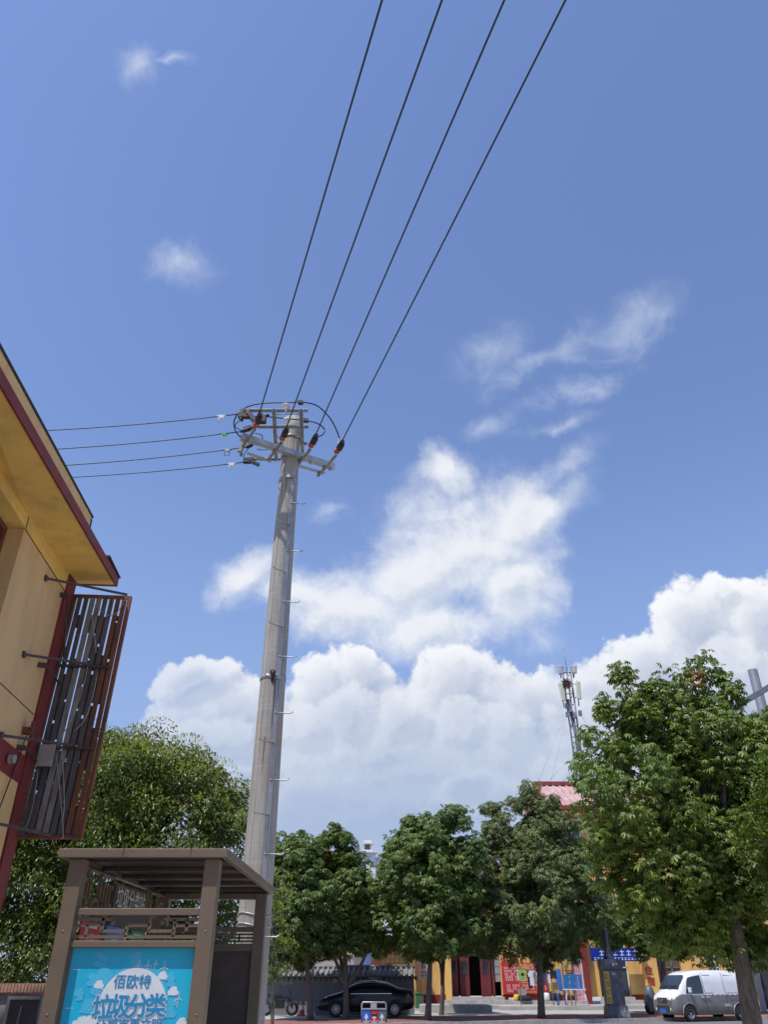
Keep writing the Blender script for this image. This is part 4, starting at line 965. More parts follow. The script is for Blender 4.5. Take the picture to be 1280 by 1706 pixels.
tree('privet_shrub', 'small yellow-green shrub showing between the concrete pole and street trees', V(at(455, 1690, 24).x, 24, 0), lG2, .28, .25, 30, simple_leaf(.13, .055), 'leaf_lime', .05, trunk_top=at(455, 1530, 24), brown=0, blossom=True, limb_n=10)
# street trees
YA = 39.5
rng = np.random.default_rng(12)
PM = palmate(6, .205, .072, .75)
def shade_lumps(lst):  # adds mostly hidden crown lumps behind to shade the wall and thicken crowns
    return lst + [(x + random.uniform(-8, 8), y + 14, r * .85, dy + 2.0) for (x, y, r, dy) in lst if r > 30 and y > 1440]
def stree(label, lst, Y, bx, fork_px, spacing=.50, clr=.50, per=50, lm='leaf_far', tr=.13, tmpl=PM, brown=.004, **kw):
    return tree('street_tree', label, V(at(bx, 1700, Y).x, Y, 0.11), lumps_from_px(shade_lumps(lst), Y), spacing, clr, per, tmpl, lm, tr, STG, trunk_top=at(*fork_px, Y), brown=brown, **kw)
stree('straight-trunked street tree standing nearest the waste shelter', [(500, 1402, 17, 0), (470, 1412, 20, 0), (478, 1450, 42, 0), (515, 1440, 36, .5), (460, 1500, 38, 0), (510, 1500, 42, -.5), (500, 1560, 36, -.5), (462, 1568, 30, 0), (535, 1560, 26, 0), (455, 1610, 22, 0), (480, 1540, 36, -1)], YA, 518, (500, 1440))
stree('street tree with spreading limbs in front of the black sedan', [(552, 1386, 13, 0), (556, 1412, 26, 0), (580, 1430, 20, 0), (550, 1455, 42, 0), (590, 1478, 32, .5), (575, 1500, 46, -.5), (615, 1530, 32, 0), (560, 1545, 36, -.5), (600, 1570, 28, 0), (632, 1560, 20, 0)], 40.5, 577, (572, 1450),
      extra_trunks=((at(574, 1640, 40.5), at(545, 1570, 40.5)), (at(574, 1640, 40.5), at(556, 1555, 40.8)), (at(580, 1640, 40.5), at(618, 1568, 40.2))))
stree('street tree in the middle of the row, beside the barred window', [(745, 1362, 17, 0), (690, 1362, 15, 0), (716, 1370, 13, 0), (770, 1372, 16, 0), (725, 1400, 45, 0), (678, 1400, 26, 0), (658, 1420, 14, 0), (765, 1420, 34, 0), (700, 1450, 62, -.5), (765, 1480, 44, .5), (660, 1485, 36, 0), (710, 1520, 66, -.8), (655, 1550, 30, 0), (770, 1545, 36, 0), (705, 1575, 28, -.5), (650, 1450, 22, 0)], 39.5, 713, (718, 1450))
stree('dull fine-leaved street tree whose trunk stands before the red menu board', [(816, 1350, 12, 0), (820, 1372, 18, 0), (822, 1400, 28, 0), (862, 1345, 11, 0), (884, 1318, 8, 0), (888, 1338, 13, 0), (912, 1345, 14, 0), (932, 1360, 14, 0), (872, 1378, 30, 0), (905, 1372, 32, 0), (940, 1390, 34, 0), (900, 1430, 62, 0), (840, 1440, 46, 0), (955, 1440, 44, 0), (890, 1500, 72, -.8), (820, 1510, 42, 0), (960, 1500, 46, 0), (885, 1560, 42, -.5), (945, 1560, 38, 0), (825, 1558, 30, 0), (985, 1545, 30, 2.5), (990, 1490, 28, 2.5)], 41.3, 903, (893, 1440),
      lm='leaf_dull', tmpl=palmate(6, .20, .055, .9), per=44, tr=.16, brown=.012, spacing=.54)
# slim forked trunk tree further back
stree('slim fork-stemmed tree farther back, next to the barred window', [(748, 1520, 40, 0), (730, 1560, 26, 0), (760, 1570, 18, 0), (720, 1480, 35, 0)], 45, 736, (744, 1550), tr=.11, extra_trunks=((at(737, 1640, 45), at(728, 1585, 45)),), limb_n=12)
stree('street tree almost hidden between the navy lamp post and the white van', [(1085, 1500, 50, 0), (1120, 1540, 42, 0), (1060, 1560, 30, 0), (1170, 1555, 34, 0), (1220, 1540, 46, 0), (1020, 1540, 36, 0)], 46, 1107, (1100, 1500), limb_n=20)

# ------------------------------------------------------------------ lamp post with square base
YL = 41.8
lp = thing('lamp_post', 'weathered navy lamp post with wide box base and yellow panel in the pavement', 'lamp post', V(at(1028, 1700, YL).x, YL, .115))
lx = at(1028, 1690, YL).x
m = MB(); m.hexa([V(lx - .62, YL - .35, .115), V(lx + .66, YL - .35, .115), V(lx + .66, YL + .35, .115), V(lx - .62, YL + .35, .115), V(lx - .55, YL - .3, .6), V(lx + .56, YL - .3, .6), V(lx + .56, YL + .3, .6), V(lx - .55, YL + .3, .6)]); m.obj('foot', 'lamp_navy', lp, bevel=.02)
m = MB().box((lx - .5, YL - .27, .6), (lx + .5, YL + .27, 2.0)); m.obj('base_box', 'lamp_navy', lp, bevel=.02)
m = MB().box((lx - .62, YL - .33, 2.0), (lx + .60, YL + .33, 2.42)); cap = m.obj('cap_box', 'lamp_navy', lp, bevel=.02)
m = MB(); m.prism(circle(0, 0, .07, 14), (V(lx + .08, YL - .333, 2.2), EX, EY, EN), 0, .01); m.prism(circle(.17, .02, .05, 14), (V(lx + .08, YL - .333, 2.2), EX, EY, EN), 0, .01); m.box((lx - .02, YL - .276, 1.78), (lx + .02, YL - .271, 1.88)); m.box((lx + .08, YL - .276, 1.78), (lx + .13, YL - .271, 1.88)); m.obj('emblem', 'sign_letter', cap)
m = MB().box((lx - .50, YL - .30, .66), (lx - .22, YL - .272, 1.93)).obj('yellow_panel', 'lamp_yellow', lp)
t_ = MB()
for i in range(4):
    z = 1.74 - i * .31; t_.box((lx - .44, YL - .306, z - .09), (lx - .28, YL - .301, z - .06)); t_.box((lx - .44, YL - .306, z + .04), (lx - .28, YL - .301, z + .07)); t_.box((lx - .44, YL - .306, z - .06), (lx - .41, YL - .301, z + .04))
    if i % 2: t_.box((lx - .31, YL - .306, z - .06), (lx - .28, YL - .301, z + .04))
t_.obj('panel_mark', 'kiosk_sign', m)
ptop = at(980, 1368, YL).z
m = MB(); m.lathe([(.24, 2.42), (.22, 2.6), (.15, 2.9), (.11, ptop)], V(lx - .05, YL, 0), n=16); m.obj('post_shaft', 'lamp_navy', lp)
m = MB(); m.beam(V(lx - .05, YL, ptop - .1), V(lx - 1.1, YL - .2, ptop + .25), .10, .08); m.obj('arm', 'lamp_navy', lp)
m = MB(); m.hexa([V(lx - .35, YL - .15, ptop - .7), V(lx + .15, YL - .15, ptop - .7), V(lx + .15, YL + .15, ptop - .7), V(lx - .35, YL + .15, ptop - .7), V(lx - .2, YL - .1, ptop), V(lx + .05, YL - .1, ptop), V(lx + .05, YL + .1, ptop), V(lx - .2, YL + .1, ptop)]); m.obj('lantern', 'lamp_grey', lp)

lp.scale = (.84, 1, 1)
# near street lamp reaching in at the edge of the frame
YS = 18.6
q = at(1254, 1116, YS)
ls_ = thing('street_lamp', 'grey street lamp top and arm poking out above the chestnut tree', 'street lamp', (q.x, YS, 0))
m = MB(); m.lathe([(.15, 0), (.115, q.z), (.0, q.z + .002)], V(q.x, YS, 0), n=20); m.obj('post', 'lamp_grey', ls_)
a, b = at(1212, 1186, YS - .4), at(1420, 1062, YS - .4)
m = MB(); m.beam(a.lerp(b, .12), b, .16, .13); m.obj('arm', 'lamp_grey', ls_, bevel=.01)
m = MB(); m.beam(a, a.lerp(b, .14), .26, .10); m.obj('lamp_head', 'lamp_grey', ls_, bevel=.01)

# ------------------------------------------------------------------ shop building across the street
YF = 56.0
def fx(px): return at(px, 1632, YF).x
def fz(py): return at(640, py, YF).z
sh = thing('shop_building', 'yellow two-part shop building with red tiled roof across the street', 'building', (fx(900), YF, 0))
PLAT = fz(1672); FL = fz(1660)
zt = fz(1545); EV = fz(1346)
m = MB()
segs = [(692, 697), (713, 752), (836, 955), (977, 1000), (1050, 1096), (1140, 1187), (1206, 1262), (1300, 1420)]
for a, b in segs: m.box((fx(a), YF, FL), (fx(b), YF + .5, zt))
ZT2 = fz(1455)
m.box((fx(692), YF - .01, zt), (fx(1420), YF + 9, ZT2))                 # lintel and low first floor
m.box((fx(697), YF, FL), (fx(713), YF + .5, fz(1630))); m.box((fx(697), YF, fz(1590)), (fx(713), YF + .5, zt))
# tall block
m.box((at(921, 1400, YF).x, YF + .6, ZT2 + .003), (fx(1420), YF + 12, EV))
m.box((fx(692), YF + 3.5, FL), (fx(1420), YF + 9, zt - .002), 1)
m.obj('wall', ['bld_yellow', 'dark_interior'], sh)
m = MB()
for a, b in ((692, 752), (836, 972), (1050, 1096), (1140, 1262)): m.box((fx(a) - .01, YF - .03, PLAT - .25), (fx(b) + .01, YF + .02, FL + .12))
m.obj('red_plinth', 'red_flat', sh)
m = MB(); m.box((fx(972), YF - .45, PLAT - .2), (fx(981), YF, zt)); m.obj('pilaster', 'red_flat', sh)
for a, b in ((1072, 1096), (1153, 1180), (1243, 1262), (742, 752)):
    m = MB().box((fx(a), YF - .40, PLAT), (fx(b), YF - .002, zt)).obj('pilaster', 'bld_yellow', sh)
# roofs
yr = YF + .1
def roof(x0, x1, ze, zrg, y0, y1, yri, ov=.5, name='roof', mm='tile_pink'):
    r_ = MB(); r_.add([(x0 - ov, y0, ze), (x1 + ov, y0, ze), (x1 + ov, yri, zrg), (x0 - ov, yri, zrg), (x0 - ov, y1, ze), (x1 + ov, y1, ze)], [(0, 1, 2, 3), (3, 2, 5, 4)])
    n = int((x1 - x0) / .45)
    for i in range(n + 1):
        x = x0 - ov + (x1 - x0 + 2 * ov) * i / n; r_.beam(V(x, y0, ze + .04), V(x, yri, zrg + .04), .12, .08)
    o = r_.obj(name, mm, sh)
    f = MB(); f.box((x0 - ov, y0 - .08, ze - .22), (x1 + ov, y0 - .002, ze + .05)); f.beam(V(x0 - ov, yri, zrg + .16), V(x1 + ov, yri, zrg + .16), .3, .28)
    f.beam(V(x0 - ov - .05, y0, ze), V(x0 - ov - .05, yri, zrg + .05), .12, .5); f.beam(V(x1 + ov + .05, y0, ze), V(x1 + ov + .05, yri, zrg + .05), .12, .5)
    f.obj('roof_edge', 'tile_dark', o)
    return o
roof(at(921, 1330, YF).x, fx(1420), EV + .1, at(940, 1309, YF + 4).z, YF - .2, YF + 14, YF + 4.0)
# gabled wing with a curved verge
gx0 = at(862, 1385, YF).x; gx1 = gx0 + 2 * (at(921, 1330, YF).x - gx0) * 1.0; gzp = fz(1332); gz0 = fz(1386)
m = MB(); N = 14; prof = [(gx0 + (gx1 - gx0) * .5 * i / N, gz0 + (gzp - gz0) * (i / N) ** 1.35) for i in range(N + 1)]
ft = [(x, z) for x, z in prof] + [(gx1 - (x - gx0), z) for x, z in prof[::-1][1:]]
poly = [(gx0, FL + 3)] + ft + [(gx1, FL + 3)]
m.prism(poly, (V(0, YF + .58, 0), EX, EY, V(0, 1, 0)), 0, 9); m.obj('gable_wall', 'bld_yellow', sh)
m = MB(); 
for (p, q_) in zip(ft[:-1], ft[1:]): m.beam(V(p[0], YF + .35, p[1] + .15), V(q_[0], YF + .35, q_[1] + .15), .5, .35); m.beam(V(p[0], YF + .6, p[1] + .36), V(q_[0], YF + .6, q_[1] + .36), .9, .06)
m.obj('verge', 'tile_dark', sh)
def window(x0, x1, z0, z1, y, parent, glass='glass_blue', frame='white_trim', nx=2, nz=1, t=.08):
    f = MB(); f.box((x0, y - .08, z0), (x0 + t, y, z1)); f.box((x1 - t, y - .08, z0), (x1, y, z1)); f.box((x0 + t, y - .08, z0), (x1 - t, y, z0 + t)); f.box((x0 + t, y - .08, z1 - t), (x1 - t, y, z1))
    for i in range(1, nx): x = x0 + (x1 - x0) * i / nx; f.box((x - t / 3, y - .07, z0 + t), (x + t / 3, y, z1 - t))
    for i in range(1, nz): z = z0 + (z1 - z0) * i / nz; f.box((x0 + t, y - .065, z - t / 3), (x1 - t, y, z + t / 3))
    o = f.obj('window', frame, parent); MB().box((x0 + t, y - .03, z0 + t), (x1 - t, y - .01, z1 - t)).obj('pane', glass, o); return o
yu = YF + .55
def ux(px, py=1370): return at(px, py, YF).x
window(ux(948), ux(960), fz(1367), fz(1357), yu, sh, nx=1)
window(ux(938), ux(968), fz(1400), fz(1372), yu, sh, 'glass_teal')
for a in (1060, 1115, 1170, 1225, 1280):
    window(fx(a), fx(a + 26), fz(1400), fz(1368), yu, sh, 'glass_teal'); window(fx(a), fx(a + 26), fz(1450), fz(1422), yu, sh, 'glass_teal')
# door way with four red leaves
dr = MB(); x0, x1 = fx(752), fx(836); zd = fz(1592)
dr.box((x0, YF + .5, zd), (x1, YF + .6, zt)); dr.obj('door_transom', 'dark_interior', sh)
for i, (a, b) in enumerate(((753, 765), (768, 784), (803, 820), (822, 826))):
    d_ = MB(); d_.box((fx(a), YF + .52, FL), (fx(b), YF + .58, zd)); dd = d_.obj('door', 'door_red', sh)
    g_ = MB().box((fx(a) + (fx(b) - fx(a)) * .22, YF + .505, FL + 1.2), (fx(b) - (fx(b) - fx(a)) * .22, YF + .519, zd - .25)); g_.obj('pane', 'glass', dd)
m = MB(); m.box((fx(827), YF + .3, fz(1635)), (fx(835.5), YF + .45, zd)); 
for i in range(6): z = fz(1635) + i * .42; m.box((fx(827) - .01, YF + .28, z), (fx(835.5), YF + .299, z + .02))
m.obj('tiled_jamb', 'panel_grey', sh)
# other openings
for a, b, mm in ((1000, 1050, 'glass'), (1096, 1140, 'shutter'), (1187, 1206, 'glass'), (1262, 1300, 'dark_interior')):
    d_ = MB().box((fx(a), YF + .30, FL), (fx(b), YF + .36, zt)); dd = d_.obj('shop_front', mm, sh)
    f_ = MB()
    for k in range(4): x = fx(a) + (fx(b) - fx(a)) * k / 3; f_.box((x - .05, YF + .24, FL), (x + .05, YF + .299, zt))
    f_.box((fx(a), YF + .24, fz(1612)), (fx(b), YF + .298, fz(1610))); f_.obj('frame', 'white_trim' if mm == 'glass' else 'steel_dull', dd)
window(fx(697), fx(713), fz(1630), fz(1590), YF + .1, sh, 'glass', 'white_trim', 3, 5, .05)
m = MB()
for k in range(7): x = fx(695.5) + (fx(714.5) - fx(695.5)) * k / 6; m.tube([V(x, YF - .1, fz(1628)), V(x, YF - .1, fz(1592))], .018, 5)
for py in (1594, 1604, 1616, 1627): m.tube([V(fx(695), YF - .1, fz(py)), V(fx(715), YF - .1, fz(py))], .018, 5)
m.obj('window_grille', 'white_trim', sh)
# writing on the facade
m = MB(); m.text('火', V(fx(843), YF - .02, fz(1598)), EX, EY, .52, .03); m.text('锅', V(fx(858), YF - .02, fz(1598)), EX, EY, .52, .03); m.obj('wall_lettering', 'red_text', sh)
m = MB(); m.text('住', V(fx(1080.5), YF - .42, fz(1616)), EX, EY, .46, .03); m.text('宿', V(fx(1081.5), YF - .42, fz(1634)), EX, EY, .46, .03); m.obj('pilaster_lettering', 'red_text', sh)
# steps
st_ = MB()
st_.box((fx(745), YF - .35, PLAT + .2), (fx(838), YF, FL - .004)); st_.box((fx(735), YF - .7, PLAT), (fx(842), YF - .351, PLAT + .22)); st_.box((fx(842), YF - .7, PLAT), (fx(972), YF - .03, PLAT + .18))
st_.box((fx(998), YF - .35, PLAT + .2), (fx(1052), YF, FL - .004)); st_.box((fx(994), YF - .75, PLAT - .1), (fx(1062), YF - .351, PLAT + .22)); st_.box((fx(990), YF - 1.15, 0.12), (fx(1068), YF - .751, PLAT)); st_.obj('steps', 'kerb', sh)
pf = MB(); pf.box((fx(817), 51.5, .12), (fx(979), YF - .71, PLAT - .003)); pf.obj('platform', 'concrete_pave')['kind'] = 'structure'
pf = MB(); pf.box((fx(692), 53.2, .12), (fx(1420), YF + .3, PLAT - .006)); pf.obj('shop_walkway', 'concrete_pave')['kind'] = 'structure'
pl = MB(); a = at(700, 1676, 49).x; b = at(815, 1676, 49).x; z = at(760, 1673, 49).z
pl.box((a, 47.6, .12), (b, 50, z)); pl.box((a + .12, 47.7, z), (b - .12, 49.9, z + .02)); tag(pl.obj('planter_wall', 'kerb', loc=((a + b) / 2, 48.8, 0)), 'low grey concrete planter block between the forked tree and bright platform', 'planter')

# menu board
mb_ = thing('menu_board', 'red board with gold title and rows of white writing on the yellow wall', 'sign board', V((fx(838) + fx(911)) / 2, YF - .05, fz(1655)))
bx = MB().box((fx(837), YF - .12, fz(1655)), (fx(911), YF - .04, fz(1603))).obj('board', 'board_red', mb_)
t_ = MB(); t_.text('特色饭店', V(fx(873), YF - .124, fz(1607.5)), EX, EY, .20, .02, wscale=1.5); t_.obj('title', 'gold_text', bx)
t_ = MB(); random.seed(9)
for r_, py in enumerate((1612, 1617, 1622, 1626.5, 1631, 1641, 1646, 1650)):
    x = fx(840.5) + .02 * r_; end = fx(907 if r_ != 7 else 852); z = fz(py)
    while x < end:
        n = random.choice((2, 3, 4))
        for k in range(n):
            if x > end: break
            t_.box((x, YF - .124, z - .06), (x + .10, YF - .121, z - .045)); t_.box((x, YF - .124, z + .02), (x + .10, YF - .121, z + .035)); t_.box((x + .035, YF - .124, z - .07), (x + .06, YF - .121, z + .06)); t_.box((x + random.uniform(0, .02), YF - .124, z - .02), (x + .09, YF - .121, z - .005)); x += .125
        x += .12
t_.obj('rows', 'board_text', bx)
t_ = MB(); t_.box((fx(868), YF - .124, fz(1637)), (fx(880), YF - .121, fz(1636))); t_.box((fx(862), YF - .124, fz(1652.4)), (fx(893), YF - .121, fz(1651.4))); t_.obj('gold_line', 'gold_text', bx)
# blue shop sign
sb_ = thing('shop_sign', 'blue shop sign with pale lettering half hidden by leaves over the glass doorway', 'sign', V(fx(1030), YF - .6, fz(1601)))
o = MB().box((fx(986), YF - .75, fz(1601)), (fx(1072), YF - .5, fz(1579))).obj('sign_box', 'sign_blue', sb_)
t_ = MB(); random.seed(2)
for k in range(15):
    x = fx(990) + k * .21; h = random.uniform(.10, .16); z = fz(1597)
    t_.box((x, YF - .756, z - h / 2), (x + .14, YF - .751, z - h / 2 + .03)); t_.box((x + .05, YF - .757, z - h / 2), (x + .08, YF - .752, z + h / 2)); t_.box((x, YF - .7565, z + h / 4), (x + .13, YF - .7525, z + h / 4 + .025))
for k in range(7):
    x = fx(1000) + k * .42; z = fz(1587.5); t_.box((x, YF - .756, z - .13), (x + .28, YF - .751, z - .09)); t_.box((x + .11, YF - .757, z - .15), (x + .16, YF - .752, z + .17)); t_.box((x, YF - .7565, z + .05), (x + .28, YF - .7525, z + .09))
t_.obj('sign_lettering', 'sign_text', o)
# pink banner poster beside the table
m = MB().box((fx(955), YF - .2, PLAT + .1), (fx(970), YF - .15, fz(1597))); mo = thing('pink_banner', 'upright pink and white printed banner beside the red pilaster', 'banner', V(fx(962), YF - .2, PLAT))
m.obj('banner_sheet', 'pink_banner', mo); f_ = MB(); f_.box((fx(970), YF - .24, PLAT + .05), (fx(971.5), YF - .1, fz(1597))); f_.box((fx(954), YF - .24, PLAT + .05), (fx(955), YF - .1, fz(1597))); f_.obj('frame', 'white_trim', mo)
# wooden ladder / cabinet behind
m = MB(); mo = thing('wooden_rack', 'tall brown wooden rack with hanging bag beside the pink banner', 'rack', V(fx(945), YF - .3, PLAT))
for px in (937, 953): m.box((fx(px), YF - .32, PLAT), (fx(px) + .06, YF - .26, fz(1592)))
for py in (1596, 1606, 1617, 1640): m.box((fx(937) + .061, YF - .31, fz(py)), (fx(953), YF - .27, fz(py) + .05))
m.obj('rack_frame', 'shutter', mo); m = MB(); m.lathe([(.02, 0), (.14, .1), (.17, .5), (.12, .9), (.03, 1.0)], V(fx(943), YF - .5, fz(1615)), n=12); m.obj('bag', 'cloth_beige', mo)

# far white apartment building
YW = 230.0
def wx(px): return at(px, 1420, YW).x
def wz(py): return at(620, py, YW).z
aw = thing('apartment_building', 'distant white apartment building with a rooftop pavilion above the trees', 'building', (wx(620), YW, 0))
m = MB(); m.box((wx(585), YW, 0), (wx(665), YW + 15, wz(1431))); m.box((wx(600), YW - 1.5, 0), (wx(626), YW + .1, wz(1422))); m.obj('wall', 'white_paint', aw)
m = MB(); m.box((wx(597), YW - 2.6, wz(1422) + .003), (wx(629), YW + 1, wz(1419))); m.box((wx(604), YW - 1, wz(1419) + .003), (wx(621), YW + 3, wz(1416))); m.box((wx(603), YW - 1.2, wz(1406)), (wx(622), YW + 3, wz(1403))); m.box((wx(606), YW - .8, wz(1403) + .003), (wx(619), YW + 2.5, wz(1400)))
m.box((wx(585), YW - .6, wz(1431) + .003), (wx(665), YW + 15, wz(1428))); m.obj('roof', 'white_trim', aw)
m = MB(); m.box((wx(605.5), YW - .6, wz(1416)), (wx(608), YW + 2, wz(1406))); m.box((wx(617), YW - .6, wz(1416)), (wx(619.5), YW + 2, wz(1406))); m.box((wx(608) + .01, YW + 1, wz(1416)), (wx(617) - .01, YW + 1.8, wz(1406)), 1); m.obj('pavilion', ['white_trim', 'panel_grey'], aw)
for r_ in range(4):
    py = 1426 + r_ * 13.5
    window(wx(606), wx(617.5), wz(py + 7), wz(py), YW - 1.52, aw, 'glass_blue', 'white_trim', 4, 2, .25)
    window(wx(634), wx(645), wz(py + 15), wz(py + 8), YW - .02, aw, 'glass_blue', 'white_trim', 3, 2, .25)

# ------------------------------------------------------------------ grey tile-capped wall with banner behind
YQ = 44.6
def qx(px): return at(px, 1640, YQ).x
def qz(py): return at(600, py, YQ).z
gw = thing('tile_capped_wall', 'grey rendered wall with scalloped grey tile capping behind the black sedan', 'wall', (qx(570), YQ, .119))
m = MB().box((qx(380), YQ, .119), (qx(690), YQ + .3, qz(1624))); m.obj('wall_body', 'grey_wall', gw)
m = MB(); ztile = qz(1614); zlow = qz(1625)
m.prism([(-.38, zlow), (.15, ztile + .05), (.68, zlow), (.60, zlow - .05), (.15, ztile - .05), (-.30, zlow - .05)], (V(qx(380), YQ, 0), V(0, 1, 0), EY, V(1, 0, 0)), 0, qx(691) - qx(380))
x = qx(380)
while x < qx(691):
    m.tube([V(x, YQ - .42, zlow + .0), V(x, YQ + .14, ztile + .07)], .075, 8); x += .26
m.tube([V(qx(380), YQ + .15, ztile + .10), V(qx(692), YQ + .15, ztile + .10)], .09, 8); m.obj('tile_capping', 'tile_grey', gw)
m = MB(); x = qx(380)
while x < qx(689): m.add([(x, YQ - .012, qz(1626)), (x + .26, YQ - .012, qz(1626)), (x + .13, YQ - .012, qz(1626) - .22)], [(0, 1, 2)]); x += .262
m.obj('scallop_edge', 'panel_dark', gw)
for a, b, c, d in ((554, 562, 1630, 1637), (613, 633, 1627, 1630)):
    MB().box((qx(a), YQ - .03, qz(d)), (qx(b), YQ - .001, qz(c))).obj('wall_plate', 'box_pale', gw)
bn = thing('roadside_banner', 'long pale printed banner with blue end above the tile-capped wall', 'banner', (qx(570), YQ + .9, qz(1612)))
m = MB().box((qx(500), YQ + .9, qz(1618)), (qx(600), YQ + .95, qz(1586))); bo_ = m.obj('banner_sheet', 'banner_white', bn)
m = MB().box((qx(600) + .001, YQ + .9, qz(1618)), (qx(617), YQ + .95, qz(1584))); m.obj('banner_end', 'banner_blue', bn)
m = MB(); c = V(qx(596), YQ + .895, qz(1598)); m.prism(circle(0, 0, .26, 20), (c, EX, EY, EN), 0, .004); mm = m.obj('print', 'panel_grey', bo_)
# yellow shop wing behind the wall with a brown sign
bk = thing('low_shop_wing', 'low yellow shop wing with red posts and brown sign above the grey wall', 'building', (fx(650), 53, .12))
m = MB(); m.box((fx(470), 54, .12), (fx(691), 58, fz(1570))); m.obj('wall', 'bld_yellow', bk)
m = MB(); m.box((fx(616), 53.6, .12), (fx(636), 53.99, fz(1604))); m.box((fx(645), 53.6, .12), (fx(651), 53.99, fz(1560))); m.obj('red_post', 'red_flat', bk)
m = MB(); m.box((fx(470), 53.3, fz(1570)), (fx(694), 58.4, fz(1563))); m.obj('roof', 'tile_dark', bk)
m = MB().box((fx(641), 53.2, fz(1606)), (fx(671), 53.5, fz(1589))); so_ = m.obj('brown_sign', 'sign_brown', bk)
t_ = MB(); 
for k in range(4):
    x = fx(644) + k * .27; z = fz(1597.5); t_.box((x, 53.19, z - .2), (x + .2, 53.197, z - .15)); t_.box((x + .08, 53.188, z - .22), (x + .12, 53.196, z + .2)); t_.box((x, 53.189, z + .05), (x + .2, 53.195, z + .1))
t_.obj('sign_lettering', 'sign_gold', so_)

# ------------------------------------------------------------------ vehicles
def loft(st, name, mats, parent, midx, nose=True):
    """st: stations (x, zb, zbelt, ztop, wb, wt). ring of 12 points"""
    m = MB(); rings = []
    for (x, zb, zm, zt_, wb, wt) in st:
        half = [(wb * .90, zb), (wb * .99, zb + .10), (wb, (zb + zm) / 2), (wb * .985, zm), ((wb * .985 + wt) / 2 + .01, (zm + zt_) / 2), (wt, zt_ - .05), (wt - .10, zt_ - .005), (wt * .5, zt_ + .012)]
        ring = [(x, -y, z) for y, z in half] + [(x, y, z) for y, z in half[::-1]]
        rings.append(ring)
    k = len(rings[0]); vs = [p for r in rings for p in r]; fs = []
    for i in range(len(rings) - 1):
        for j in range(k):
            fs.append((i * k + j, i * k + (j + 1) % k, (i + 1) * k + (j + 1) % k, (i + 1) * k + j))
    nfs = len(fs); m.add(vs, fs, 0, True)
    m.f.append(tuple(range(k))[::-1]); m.m.append(0); m.sm.append(False)
    m.f.append(tuple((len(rings) - 1) * k + i for i in range(k))); m.m.append(0); m.sm.append(False)
    for i, f in enumerate(m.f):
        zc = sum(m.v[a][2] for a in f) / len(f); m.m[i] = midx(zc)
    return m
def wheel(parent, c, r, wdt, rimm, spokes=5, name='wheel'):
    c = V(*c); m = MB(); m.lathe([(r * .60, -wdt / 2), (r * .92, -wdt / 2), (r, -wdt * .35), (r, wdt * .35), (r * .92, wdt / 2), (r * .60, wdt / 2), (r * .60, -wdt / 2)], c, (0, 1, 0), 28)
    w_ = m.obj(name, 'tyre', parent); m = MB()
    s = -1 if c.y < 0 else 1
    m.lathe([(r * .60, .0), (r * .60, wdt * .46), (r * .54, wdt * .46), (r * .52, wdt * .25), (r * .16, wdt * .30), (r * .14, wdt * .42), (0, wdt * .42)], c, (0, s, 0), 28) if spokes == 0 else m.lathe([(r * .60, 0), (r * .60, wdt * .46), (r * .54, wdt * .46), (r * .52, wdt * .12), (0, wdt * .12)], c, (0, s, 0), 28, 1)
    if spokes:
        for i in range(spokes):
            a = 2 * math.pi * i / spokes; d = V(math.cos(a), 0, math.sin(a)); q = c + V(0, s * wdt * .38, 0); m.beam(q + d * r * .08, q + d * r * .56, .035, .02, up=(0, 1, 0))
        m.lathe([(r * .60, wdt * .3), (r * .60, wdt * .48), (r * .53, wdt * .48), (r * .52, wdt * .3)], c, (0, s, 0), 28); m.lathe([(r * .12, wdt * .2), (r * .12, wdt * .44), (0, wdt * .44)], c, (0, s, 0), 14)
    m.obj('rim', [rimm, 'panel_dark'], w_); return w_
# van: local x forward (nose at +x), y left
def place(root, loc, ang): root.location = loc; root.rotation_euler = (0, 0, ang)
van = thing('van', 'white over grey delivery minivan parked at the kerb under the chestnut tree', 'van')
VST = [(-2.22, .45, .98, 1.40, .66, .60), (-2.18, .32, 1.0, 1.70, .74, .62), (-2.08, .27, 1.0, 1.88, .78, .66), (-1.6, .25, 1.0, 1.95, .80, .69), (-.6, .25, 1.0, 1.97, .81, .70), (.5, .25, 1.0, 1.96, .81, .70), (.95, .25, 1.0, 1.90, .81, .68),
       (1.25, .25, 1.02, 1.80, .80, .64), (1.62, .25, 1.04, 1.42, .79, .66), (1.80, .25, 1.02, 1.18, .78, .68), (2.02, .26, .92, 1.08, .76, .68), (2.17, .28, .82, .96, .72, .62), (2.22, .38, .74, .84, .66, .56)]
body = loft(VST, 'body', None, van, lambda z: 1 if z < .86 else 0)
body.obj('body', ['van_white', 'van_grey'], van)
def interp(x, i):
    for a, b in zip(VST[:-1], VST[1:]):
        if a[0] <= x <= b[0]: t = (x - a[0]) / (b[0] - a[0]); return a[i] + (b[i] - a[i]) * t
def vs_(x, t, off=.012, side=-1):
    zm, zt_, wb, wt = (interp(x, i) for i in (2, 3, 4, 5)); return V(x, side * (wb * .985 + (wt - wb * .985) * t + off + .012 * math.sin(math.pi * min(1, t))), zm + (zt_ - .05 - zm) * t)
